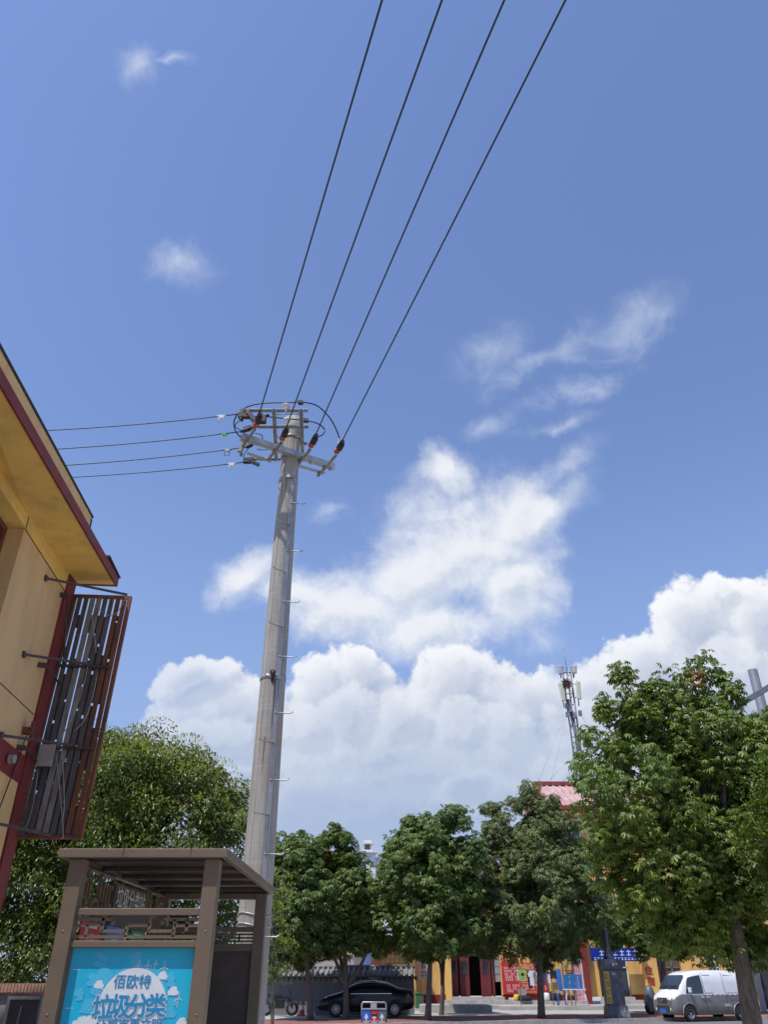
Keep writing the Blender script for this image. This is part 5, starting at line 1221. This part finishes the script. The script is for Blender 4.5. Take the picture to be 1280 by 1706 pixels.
for side in (-1, 1):
    m = MB(); xs = [.52, .75, 1.0, 1.2]; lo = [vs_(x, .06, side=side) for x in xs] + [vs_(1.48, .06, side=side)]; hi = [vs_(x, .86, side=side) for x in xs] + [vs_(1.30, .72, side=side)]
    md = [(a + b) / 2 + V(0, side * .022, 0) for a, b in zip(lo, hi)]
    for i in range(4):
        for A_, B_ in ((lo, md), (md, hi)): m.add([A_[i], A_[i + 1], B_[i + 1], B_[i]], [(0, 1, 2, 3) if side < 0 else (3, 2, 1, 0)])
    m.obj('side_window', 'glass', van)
    m = MB()   # panel seams, rub strip, handles
    for x in (.44, -.72): m.beam(V(x, side * .822, .42), V(x, side * .826, 1.0), .012, .006, up=(0, 1, 0)); m.beam(V(x, side * .826, 1.0), vs_(x, .95, .004, side), .012, .006, up=(0, 1, 0))
    m.beam(V(1.30, side * .815, .42), V(1.46, side * .82, 1.0), .012, .006, up=(0, 1, 0))
    for (xa, xb) in ((-.05, .38), (-1.95, -.82)):
        for t_ in (.10, .86): m.beam(vs_(xa, t_, .006, side), vs_(xb, t_, .006, side), .004, .010, up=(0, 1, 0))
    m.beam(V(-1.55, side * .826, .93), V(-.80, side * .826, .93), .02, .01); m.beam(V(-2.0, side * .80, .36), V(1.3, side * .818, .36), .05, .01); m.obj('panel_seam', 'panel_dark', van)
    for x in (.32, .62): MB().beam(V(x - .08, side * .835, .93), V(x + .08, side * .835, .93), .03, .035).obj('door_handle', 'van_white', van)
    m = MB(); x = .05
    for k in range(12):
        m.beam(vs_(x, .01, .004, side), vs_(x - .10, .01, .004, side), .006, .035, mi=k % 2); x -= .14
    m.obj('reflective_tape', ['stripe_red', 'van_white'], van)
    m = MB(); m.box((1.28, side * .84, 1.10), (1.38, side * .98, 1.30)); m.beam(V(1.33, side * .78, 1.08), V(1.33, side * .86, 1.14), .03, .03); m.obj('mirror', 'van_white', van, bevel=.03)
    for x in (1.42, -1.42):
        m = MB()   # wheel arch
        A = [(x + .40 * math.cos(R(a)), .30 + .40 * math.sin(R(a))) for a in range(-8, 189, 12)]
        m.prism(A, (V(0, side * .812, 0), V(1, 0, 0), V(0, 0, 1), V(0, side, 0)), 0, .006, 0); m.obj('wheel_arch', 'dark_interior', van)
        m = MB(); m.tube([V(p[0], side * .815, p[1]) for p in A], .03, 6); m.obj('arch_lip', 'van_grey', van)
        wheel(van, (x, side * .745, .30), .30, .19, 'rim_steel', 0)
m = MB(); 
def ws(t, y): # windscreen surface
    x = 1.28 + (1.80 - 1.28) * t; z = 1.80 + (1.19 - 1.80) * t; return V(x + .02, y * (1 - .06 * (1 - t)), z + .015)
for i in range(6):
    y0, y1 = -.66 + 1.32 * i / 6, -.66 + 1.32 * (i + 1) / 6
    m.add([ws(.06, y0), ws(.94, y0), ws(.94, y1), ws(.06, y1)], [(0, 1, 2, 3)])
m.obj('windscreen', 'glass', van)
m = MB(); m.tube([ws(.97, -.4) + V(.02, 0, .01), ws(.75, -.05) + V(.02, 0, .02)], .01, 5); m.tube([ws(.97, .1) + V(.02, 0, .01), ws(.75, .45) + V(.02, 0, .02)], .01, 5); m.obj('wiper', 'black', van)
m = MB(); m.prism([(-.30, .70), (.30, .70), (.34, .90), (-.34, .90)], (V(2.215, 0, 0), V(0, 1, 0), V(0, 0, 1), V(1, 0, 0)), -.02, .02); gr_ = m.obj('grille', 'panel_dark', van)
m = MB(); 
for y in (-.2, -.1, .1, .2): m.box((2.236, y - .008, .71), (2.246, y + .008, .89))
m.prism(circle(0, .8, .05, 14), (V(2.236, 0, 0), V(0, 1, 0), V(0, 0, 1), V(1, 0, 0)), 0, .012); m.obj('grille_bar', 'chrome', gr_)
for s in (-1, 1):
    m = MB(); m.hexa([V(2.17, s * .36, .74), V(2.02, s * .74, .80), V(1.9, s * .70, .80), V(2.0, s * .36, .74), V(2.19, s * .36, .88), V(2.03, s * .745, .98), V(1.9, s * .70, .98), V(2.0, s * .36, .88)]); m.obj('headlight', 'lamp_glass', van)
    m = MB(); m.lathe([(0, .03), (.06, .03), (.075, 0), (.075, -.03)], V(2.19, s * .52, .46), (1, s * .35, 0), 14); m.obj('fog_lamp', 'lamp_glass', van)
    m = MB(); m.box((2.10, s * .40, .38), (2.20, s * .66, .54)); m.obj('lamp_recess', 'panel_dark', van)
m = MB().box((2.20, -.40, .36), (2.245, .40, .62)); bp = m.obj('lower_grille', 'panel_dark', van); MB().box((2.247, -.22, .34), (2.262, .22, .48)).obj('number_plate', 'plate_blue', van)
t_ = MB(); t_.text('核载2人', V(.74, -.835, .62), (-1, 0, 0) if False else (1, 0, 0), (0, 0, 1), .11, .015); t_.obj('door_lettering', 'board_text', van)
# the visible side is the one facing the viewer
vf, vr = at(1139, 1690, 40.9), at(1236, 1690, 42.0)
vf.z = vr.z = 0
dirf = -KD; ang = math.atan2(dirf.y, dirf.x)
# local -y side must face the camera: forward is towards the lower left, its left-hand side (+y) faces the camera
vc = (vf + vr) / 2 + V(KN.x, KN.y, 0) * .55
place(van, vc + V(0, 0, 0), ang)
for ch in [c for c in bpy.data.objects if c.parent == van and c.name.startswith('door_lettering')]:
    ch.rotation_euler = (0, 0, math.pi); ch.location = (0, 0, 0)

car = thing('sedan', 'black sedan parked in tree shade before the tile-capped wall', 'car')
CST = [(-2.25, .50, .78, .95, .70, .60), (-2.15, .35, .85, 1.06, .80, .66), (-1.6, .25, .90, 1.14, .88, .68), (-1.0, .22, .92, 1.38, .90, .60), (-.4, .22, .92, 1.46, .90, .58), (.25, .22, .92, 1.43, .90, .58), (.75, .22, .91, 1.25, .90, .62), (1.15, .22, .88, 1.0, .89, .70),
       (1.7, .24, .76, .88, .86, .70), (2.1, .28, .66, .76, .80, .62), (2.27, .36, .58, .64, .70, .5)]
loft(CST, 'body', None, car, lambda z: 0).obj('body', 'car_black', car)
def icar(x, i):
    for a, b in zip(CST[:-1], CST[1:]):
        if a[0] <= x <= b[0]: t = (x - a[0]) / (b[0] - a[0]); return a[i] + (b[i] - a[i]) * t
for side in (-1, 1):
    def cs_(x, t): zm, zt_, wb, wt = (icar(x, i) for i in (2, 3, 4, 5)); return V(x, side * (wb * .985 + (wt - wb * .985) * t + .02), zm + (zt_ - .05 - zm) * t)
    for xs in ((-1.15, -.8, -.3), (-.22, .25, .70)):
        m = MB()
        for a, b in zip(xs[:-1], xs[1:]):
            for t0, t1 in ((.08, .5), (.5, .85)): m.add([cs_(a, t0), cs_(b, t0), cs_(b, t1), cs_(a, t1)], [(0, 1, 2, 3) if side < 0 else (3, 2, 1, 0)])
        m.obj('side_window', 'glass', car)
    MB().beam(V(-1.2, side * .90, .93), V(.9, side * .90, .92), .01, .02).obj('chrome_strip', 'chrome', car)
    MB().tube([cs_(x, .97) for x in (-1.5, -1.0, -.5, 0, .4, .75, 1.0)], .012, 5).obj('window_trim', 'chrome', car)
    for x in (1.35, -1.35):
        m = MB(); A = [(x + .38 * math.cos(R(a)), .32 + .38 * math.sin(R(a))) for a in range(-8, 189, 12)]; m.prism(A, (V(0, side * .895, 0), V(1, 0, 0), V(0, 0, 1), V(0, side, 0)), 0, .006); m.obj('wheel_arch', 'dark_interior', car)
        wheel(car, (x, side * .82, .32), .32, .2, 'rim', 9)
    m = MB(); m.hexa([V(2.12, side * .42, .58), V(1.85, side * .80, .66), V(1.7, side * .75, .66), V(1.9, side * .4, .6), V(2.10, side * .42, .70), V(1.82, side * .81, .80), V(1.7, side * .76, .80), V(1.9, side * .4, .72)]); m.obj('headlight', 'lamp_glass', car)
    m = MB(); m.hexa([V(-2.22, side * .45, .74), V(-2.0, side * .84, .76), V(-1.9, side * .80, .76), V(-2.0, side * .45, .74), V(-2.22, side * .45, .90), V(-2.0, side * .84, .92), V(-1.9, side * .80, .92), V(-2.0, side * .45, .90)]); m.obj('tail_light', 'tail_red', car)
    MB().box((.78, side * .92, .95), (.92, side * 1.05, 1.06)).obj('mirror', 'car_black', car, bevel=.02)
place(car, V((at(527, 1690, 42.0).x + 2.25), 42.7, .119), math.pi)

# ------------------------------------------------------------------ mast with antennas
YM = 64
def mp(px, py, dy=0): return at(px, py, YM + dy)
ms = thing('telecom_mast', 'leaning lattice telecom mast with four panel antennas above the red roof', 'mast', mp(975, 1330))
m = MB()
A0, A1, = mp(938, 1112), mp(976, 1345)
for (x0, x1, r_) in ((937, 968, .06), (950, 981, .06), (944, 975, .05)):
    m.tube([mp(x0, 1112, .4 if x0 == 944 else 0), mp(x1, 1345, .4 if x0 == 944 else 0)], r_ * 1.2, 6)
for i in range(13):
    t = i / 12; y = 1120 + 215 * t; a = mp(938 + 30.5 * t, y); b = mp(951 + 30.5 * t, y); c = mp(945 + 30.5 * t, y, .4); m.tube([a, b], .045, 5); m.tube([b, c], .03, 5)
    if i < 12:
        t2 = (i + 1) / 12; y2 = 1120 + 215 * t2
        m.tube([a, mp(951 + 30.5 * t2, y2)] if i % 2 else [b, mp(938 + 30.5 * t2, y2)], .03, 5)
for k in range(5): m.tube([mp(945 + k * 1.2, 1165), mp(958 + k * 1.2, 1225), mp(973 + k * 1.2, 1330)], .04, 5)
m.obj('lattice', 'mast', ms)
m = MB(); m.tube([mp(939, 1078), mp(946, 1125)], .03, 5); m.tube([mp(951, 1101), mp(956, 1130)], .04, 5); m.tube([mp(933, 1101), mp(937, 1125)], .03, 5); m.obj('lightning_rod', 'mast', ms)
def antenna(x0, y0, x1, y1, wpx, mm, side):
    a, b = mp(x0, y0, -.5), mp(x1, y1, -.5); w_ = wpx / 1280 * depth(a)
    m = MB(); m.beam(a, b, w_, w_ * .5, up=(0, 1, 0)); o = m.obj('antenna', mm, ms, bevel=.08)
    m = MB(); m.beam(a.lerp(b, .2), mp(x0 + side * 8, y0 + 4, 0), .05, .05); m.beam(a.lerp(b, .8), mp(x1 + side * 8, y1 - 2, 0), .05, .05); m.tube([a.lerp(b, -.1) + V(0, .3, 0), a.lerp(b, 1.3) + V(0, .3, 0)], .05, 6); m.obj('antenna_bracket', 'mast', o)
antenna(931.5, 1108, 935.5, 1123, 8.5, 'ant_grey', 1); antenna(958, 1108, 958, 1122, 7, 'ant_grey', -1)
antenna(933.5, 1138, 940, 1168, 7.5, 'ant_green', 1); antenna(963, 1135, 965.5, 1165, 7.5, 'ant_green', -1)
for (x, y) in ((946, 1190), (957, 1192), (967, 1188), (945, 1176), (950, 1182)):
    p = mp(x, y, -.2); MB().box(p - V(.13, .12, .22), p + V(.13, .12, .22)).obj('radio_unit', 'mast', ms)
for (x0, y0, x1, y1) in ((943, 1188, 884, 1335), (944, 1190, 912, 1330), (950, 1262, 915, 1300), (968, 1190, 990, 1225)):
    MB().tube([mp(x0, y0), mp(x1, y1)], .012, 4).obj('guy_wire', 'ant_grey', ms)
random.seed(4); m = MB(); c = mp(944, 1140, -.3)
for k in range(110):
    d = V(random.gauss(0, 1), random.gauss(0, .6), random.gauss(0, 1)).normalized(); p = c + V(d.x * .35, d.y * .25, d.z * .40) * random.uniform(.3, 1); e = V(random.gauss(0, 1), random.gauss(0, .5), random.gauss(0, .6)).normalized() * .28; m.tube([p - e, p + e], .018, 4, caps=False)
tag(m.obj('bird_nest', 'twig', loc=c), 'dark bundle of twigs, a bird nest, lodged in the mast top', 'nest')
an = thing('roof_aerial', 'thin television aerial with crossbar on the red roof', 'aerial', mp(950, 1312))
m = MB(); m.tube([mp(949, 1285), mp(950, 1325)], .03, 5); m.tube([mp(944, 1294), mp(962, 1294)], .03, 5); m.tube(bez([mp(937, 1312), mp(938, 1302), mp(945, 1295), mp(950, 1294)], 10), .02, 5); m.obj('aerial_rod', 'mast', an)

# ------------------------------------------------------------------ small things by the shops
# recycling bin
YR = 37.2
def rx(px): return at(px, 1685, YR).x
def rz(py): return at(622, py, YR).z
rb_ = thing('recycling_bin', 'three-part blue, red and grey street recycling bin with steel hoop frame', 'bin', (rx(623), YR, .119))
zt_ = rz(1681)
for a, b, mm in ((604, 617.5, 'bin_blue'), (618, 629.5, 'bin_red'), (630, 643, 'bin_grey')):
    o_ = MB().box((rx(a), YR - .22, .2), (rx(b), YR + .2, zt_)).obj('bin_box', mm, rb_, bevel=.015)
    c = V((rx(a) + rx(b)) / 2, YR - .226, rz(1695)); m = MB()
    m.add([c + V(-.09, 0, 0), c + V(.09, 0, 0), c + V(0, 0, .17)], [(0, 1, 2)]); m.box(c + V(-.025, -.001, -.08), c + V(.025, .001, -.001))
    for k in (-1, 0, 1): m.box(c + V(k * .07 - .02, -.001, -.17), c + V(k * .07 + .02, .001, -.12))
    m.obj('symbol', 'print_white', o_)
m = MB(); m.box((rx(619.5), YR - .232, rz(1692)), (rx(628), YR - .224, rz(1688))); m.obj('slot', 'dark_interior', rb_)
m = MB(); m.tube([V(rx(603), YR, .12), V(rx(603), YR, rz(1672)), V(rx(605), YR, rz(1669)), V(rx(641), YR, rz(1669)), V(rx(643.5), YR, rz(1672)), V(rx(643.5), YR, .12)], .028, 8); m.box((rx(603), YR - .24, zt_), (rx(643.5), YR + .22, zt_ + .04)); m.obj('hoop_frame', 'galv', rb_)
m = MB(); m.box((rx(617.5), YR - .03, zt_ + .041), (rx(628), YR + .03, rz(1670))); pl_ = m.obj('emblem_plate', 'panel_grey', rb_)
m = MB(); m.text('♻', V(rx(623), YR - .034, rz(1675)), EX, EY, .12); m.obj('recycling_mark', 'print_white', pl_)
# wheelie bin
p = V(at(700, 1660, 52).x, 52, .12)
zb_ = at(700, 1674, 52).z; zt_ = at(700, 1653, 52).z
wb_ = thing('wheelie_bin', 'small dark green wheelie bin standing by the yellow wall', 'bin', p)
MB().box((p.x - .25, 51.8, zb_ - .15), (p.x + .2, 52.2, zt_ - .08)).obj('bin_body', 'bin_green', wb_, bevel=.02); MB().box((p.x - .28, 51.76, zt_ - .078), (p.x + .23, 52.22, zt_)).obj('lid', 'bin_green', wb_, bevel=.02)
MB().box((p.x - .6, 51.4, .12), (p.x + .8, 52.6, zb_ - .15)).obj('concrete_plinth', 'kerb')
tag(bpy.data.objects['concrete_plinth'], 'low pale concrete block under the green wheelie bin', 'plinth')
# thin pole
m = MB(); m.tube([V(at(702, 1650, 50).x, 50, .12), V(at(702, 1650, 50).x - .05, 50, at(701, 1560, 50).z)], .03, 6); tag(m.obj('thin_pole', 'red_text', loc=(at(702, 1650, 50).x, 50, .12)), 'thin dark red pole rising beside the wheelie bin', 'pole')
# traffic cone
p = V(at(502, 1698, 43.5).x, 43.5, .119); cn = thing('traffic_cone', 'red and white traffic cone in front of the grey wall', 'cone', p)
m = MB(); m.box(p + V(-.2, -.2, 0), p + V(.2, .2, .04)); m.lathe([(.15, .04), (.115, .25)], p, n=16); m.lathe([(.075, .45), (.03, .7), (0, .7)], p, n=16); m.obj('cone_body', 'cone_red', cn); m = MB(); m.lathe([(.115, .25), (.075, .45)], p, n=16); m.obj('white_band', 'plastic_white', cn)
# clothes rack with clothes
YC = 52.6
def cx_(px): return at(px, 1632, YC).x
def cz(py): return at(880, py, YC).z
ck = thing('clothes_rail', 'thin steel clothes rail standing before the red menu board', 'clothes rail', (cx_(900), YC, PLAT))
m = MB(); m.tube([V(cx_(860), YC, cz(1612.5)), V(cx_(936), YC, cz(1614))], .02, 6)
for px in (866, 919): m.tube([V(cx_(px), YC + .05, PLAT - .01), V(cx_(px), YC + .05, cz(1595 if px == 919 else 1611))], .025, 6)
m.obj('rail_frame', 'steel_dull', ck)
def shirt(px, py0, py1, wpx, mm, lab, cat='shirt', sleeves=True, short=False, y=YC, mark=None):
    x = cx_(px); z1, z0 = cz(py0), cz(py1); w_ = wpx / 2 * (cx_(881) - cx_(880)); h = z1 - z0
    if cat == 'shirt': poly = [(-w_ * .72, 0), (w_ * .72, 0), (w_ * .75, h * .62), (w_ * 1.05, h * .55), (w_ * 1.1, h * .8), (w_ * .5, h), (w_ * .2, h * .95), (-w_ * .2, h * .95), (-w_ * .5, h), (-w_ * 1.1, h * .8), (-w_ * 1.05, h * .55), (-w_ * .75, h * .62)]
    else: poly = [(-w_ * .9, 0), (-w_ * .1, 0), (0, h * .5), (w_ * .1, 0), (w_ * .9, 0), (w_ * .75, h), (-w_ * .75, h)]
    m = MB(); m.prism(poly, (V(x, y, z0), V(.86, .5, 0) if mm == 'cloth_grey' else EX, EY, EN), -.03, .03)
    root = thing('hanging_' + ('shirt' if cat == 'shirt' else 'shorts'), lab, cat, (x, y, z0), 'clothes hanging on the rail')
    b_ = m.obj('fabric', mm, root)
    if mark:
        t = MB(); t.box((x - w_ * .4, y - .036, z0 + h * .45), (x + w_ * .4, y - .031, z0 + h * .68), 0); t.box((x - w_ * .3, y - .040, z0 + h * .25), (x + w_ * .3, y - .0361, z0 + h * .4), 1); t.obj('print', ['cloth_black', 'cloth_grey'], b_)
    m = MB(); m.tube([V(x, y, z0 + h * .95), V(x, y, cz(1612))], .012, 5); m.obj('hanger', 'steel_dull', root)
shirt(866, 1614, 1632, 6, 'cloth_white', 'white shirt hanging at the near end of the rail, next to the lime one', y=YC + .1)
shirt(871.5, 1614, 1634, 13, 'cloth_green', 'lime green T-shirt with black print on the clothes rail', mark=True)
shirt(888, 1616, 1641, 14, 'cloth_white', 'pale blue-white shirt hanging next to the tree trunk', y=YC - .1)
shirt(884, 1616, 1646, 8, 'cloth_black', 'black garment hanging behind the pale shirt', y=YC + .15)
shirt(891, 1618, 1640, 6, 'cloth_grey', 'narrow grey shirt folded sideways on the rail', y=YC - .2)
shirt(906, 1617, 1641, 9, 'cloth_navy', 'dark navy shirt just past the tree trunk on the rail', y=YC)
shirt(917, 1614, 1637, 9, 'cloth_white', 'white garment hanging beside the black shorts', y=YC + .1)
shirt(923, 1616, 1630, 12, 'cloth_black', 'black shorts hanging at the far end of the rail', 'shorts')
shirt(926, 1636, 1654, 12, 'cloth_beige', 'beige cloth hanging low below the black shorts', 'shorts', y=YC + .2)
# white table with blue crate
YT = 52.8
def tx_(px): return at(px, 1640, YT).x
def tz(py): return at(955, py, YT).z
tb_ = thing('folding_table', 'white folding table with splayed legs carrying the blue crate', 'table', (tx_(956), YT, PLAT)); ztb = tz(1647)
MB().box((tx_(938), YT - .35, ztb - .05), (tx_(974), YT + .35, ztb)).obj('tabletop', 'plastic_white', tb_, bevel=.01)
for (px, dx, dy) in ((942, -.1, -.3), (949, .12, .3), (961, -.12, .3), (970, .2, -.3)):
    MB().tube([V(tx_(px), YT + dy * .8, ztb - .05), V(tx_(px) + dx, YT + dy, PLAT - .004)], .03, 6).obj('leg', 'plastic_white', tb_)
MB().tube([V(tx_(945), YT, tz(1657)), V(tx_(969), YT, tz(1657))], .02, 6).obj('stretcher', 'plastic_white', tb_)
cr_ = thing('blue_crate', 'open-sided blue plastic crate standing on the white folding table', 'crate', (tx_(955), YT, ztb)); zc1 = tz(1623); m = MB(); x0, x1 = tx_(942), tx_(969)
m.box((x0, YT - .3, ztb + .002), (x1, YT + .3, ztb + .06)); m.box((x0, YT - .3, zc1 - .08), (x1, YT - .26, zc1)); m.box((x0, YT + .26, zc1 - .08), (x1, YT + .3, zc1))
n = 7
for k in range(n + 1): x = x0 + (x1 - x0 - .07) * k / n; m.box((x, YT - .3, ztb + .06), (x + (.07 if k % 2 else .11), YT - .27, zc1 - .08)); m.box((x, YT + .27, ztb + .06), (x + .07, YT + .3, zc1 - .08))
m.box((x0, YT - .26, ztb + .06), (x0 + .03, YT + .26, zc1)); m.box((x1 - .03, YT - .26, ztb + .06), (x1, YT + .26, zc1)); m.obj('crate_shell', 'plastic_blue', cr_)
ch_ = thing('blue_chair', 'dark blue plastic chair standing beside the white folding table', 'chair', (tx_(934), YT + .2, PLAT)); m = MB()
m.box((tx_(933), YT + .1, tz(1650)), (tx_(940), YT + .55, tz(1648))); m.obj('seat', 'poster_blue', ch_); m = MB(); m.prism([(-.2, 0), (.2, 0), (.16, 1.0), (-.16, 1.0)], (V(tx_(935.5), YT + .55, tz(1648)), EX, EY, V(0, 1, 0)), 0, .04); m.obj('backrest', 'poster_blue', ch_)
for dx, dy in ((-.2, .12), (.2, .12), (-.2, .5), (.2, .5)): MB().tube([V(tx_(936) + dx * .8, YT + dy, tz(1650)), V(tx_(936) + dx * 1.2, YT + dy, PLAT - .004)], .03, 6).obj('leg', 'poster_blue', ch_)
# bits at the foot of the board
def blob(name, px, py, w_, h, mm, lab, cat, Y=54.9):
    z = at(px, py, Y).z; x = at(px, py, Y).x; m = MB(); n = 14
    m.lathe([(.01, h), (w_ * .35, h * .95), (w_ * .48, h * .6), (w_ * .5, h * .15), (w_ * .42, 0), (0, 0)], V(x, Y, PLAT + .18 - .36 * 0), n=n); return tag(m.obj(name, mm, loc=(x, Y, PLAT)), lab, cat)
YBT = 55.6
blob('yellow_bag', 861, 1664, .38, .34, 'fruit_yellow', 'small yellow bag on the step below the red board', 'bag', YBT)
blob('black_bag', 875, 1666, .9, .28, 'cloth_black', 'slumped black bag below the grey bucket by the red board', 'bag', YBT - .1)
blob('white_sack', 911, 1666, .5, .42, 'cloth_white', 'crumpled white sack on the step past the tree trunk', 'sack', YBT)
blob('dark_sack', 926, 1668, .8, .5, 'cloth_black', 'dark sack on the step behind the clothes rail post', 'sack', YBT + .05)
for i, px in enumerate((849.5, 852.5, 855.5)):
    blob('white_shoe', px, 1665, .09, .16, 'plastic_white', ('white shoe nearest the red doors on the step', 'white shoe standing between two others on the step', 'white shoe directly beside the small yellow bag')[i], 'shoe', YBT)['group'] = 'white shoes on the step'
bkx = at(874, 1660, 54.8).x; bk_ = thing('grey_bucket', 'square grey bucket sitting on the slumped black bag', 'bucket', (bkx, YBT - .1, PLAT + .46)); m = MB(); m.hexa([V(bkx - .22, YBT - .3, PLAT + .46), V(bkx + .2, YBT - .3, PLAT + .46), V(bkx + .2, YBT + .1, PLAT + .46), V(bkx - .22, YBT + .1, PLAT + .46), V(bkx - .26, YBT - .33, PLAT + .78), V(bkx + .24, YBT - .33, PLAT + .78), V(bkx + .24, YBT + .13, PLAT + .78), V(bkx - .26, YBT + .13, PLAT + .78)]); m.obj('bucket_body', 'box_pale', bk_)
# grey sign stone / covered scooter left of the van
p = V(at(1088, 1690, 45.6).x, 45.6, .115); co = thing('covered_scooter', 'grey covered scooter parked between the steps and the van nose', 'scooter', p); m = MB()
m.lathe([(.22, .12), (.30, .4), (.28, .8), (.20, 1.1), (.10, 1.22), (.0, 1.24)], p, n=16); m.obj('cover', 'bin_grey', co); m = MB(); m.lathe([(.12, -.06), (.26, -.05), (.28, 0), (.26, .05), (.12, .06)], p + V(-.1, -.1, .28), (0, 1, 0), 18); m.obj('wheel', 'tyre', co)
# greenery and dark gate at the right end
lH = lumps_from_px([(1256, 1612, 14, 0), (1258, 1632, 16, 0), (1252, 1650, 16, 0), (1266, 1600, 14, 0)], 53)
rng = np.random.default_rng(77)
tree('climbing_shrub', 'bright green shrub against the yellow wall beyond the van', V(at(1256, 1670, 53).x, 53, .3), lH, .35, .3, 30, simple_leaf(.22, .09), 'leaf_lime', .05, trunk_top=at(1256, 1620, 53), brown=0, limb_n=8, cat='shrub')
gx = at(1262, 1640, 50).x; gt = thing('dark_gate', 'dark metal gate with grey post beyond the chestnut trunk', 'gate', (gx, 50, .119)); MB().box((gx, 50, .119), (gx + .25, 50.25, at(1262, 1592, 50).z)).obj('gate_post', 'panel_grey', gt); m = MB(); m.box((gx + .26, 50.08, .2), (gx + 3.2, 50.16, at(1262, 1596, 50).z))
for k in range(8): m.box((gx + .35 + k * .36, 50.02, .2), (gx + .39 + k * .36, 50.079, at(1262, 1596, 50).z))
m.obj('gate_panel', 'panel_dark', gt)
# motorbike silhouette by the wall
p = V(at(464, 1698, 43.8).x, 43.8, .119); mo = thing('motorbike', 'dark motorbike in deep shade by the tile-capped wall', 'motorbike', p)
for dx in (-.62, .62): m = MB(); m.lathe([(.18, -.05), (.28, -.05), (.30, 0), (.28, .05), (.18, .05), (.18, -.05)], p + V(dx, 0, .30), (0, 1, 0), 20); m.obj('wheel', 'tyre', mo)
m = MB(); m.tube([p + V(-.5, 0, .3), p + V(-.2, 0, .75), p + V(.4, 0, .75), p + V(.62, 0, .35)], .05, 6); m.beam(p + V(-.55, 0, .82), p + V(.1, 0, .80), .24, .12); m.box(p + V(-.2, -.15, .3), p + V(.25, .15, .65)); m.tube([p + V(.62, 0, .3), p + V(.48, 0, 1.0)], .03, 6); m.tube([p + V(.45, -.3, 1.02), p + V(.48, .3, 1.02)], .02, 6); m.obj('frame', 'black', mo)
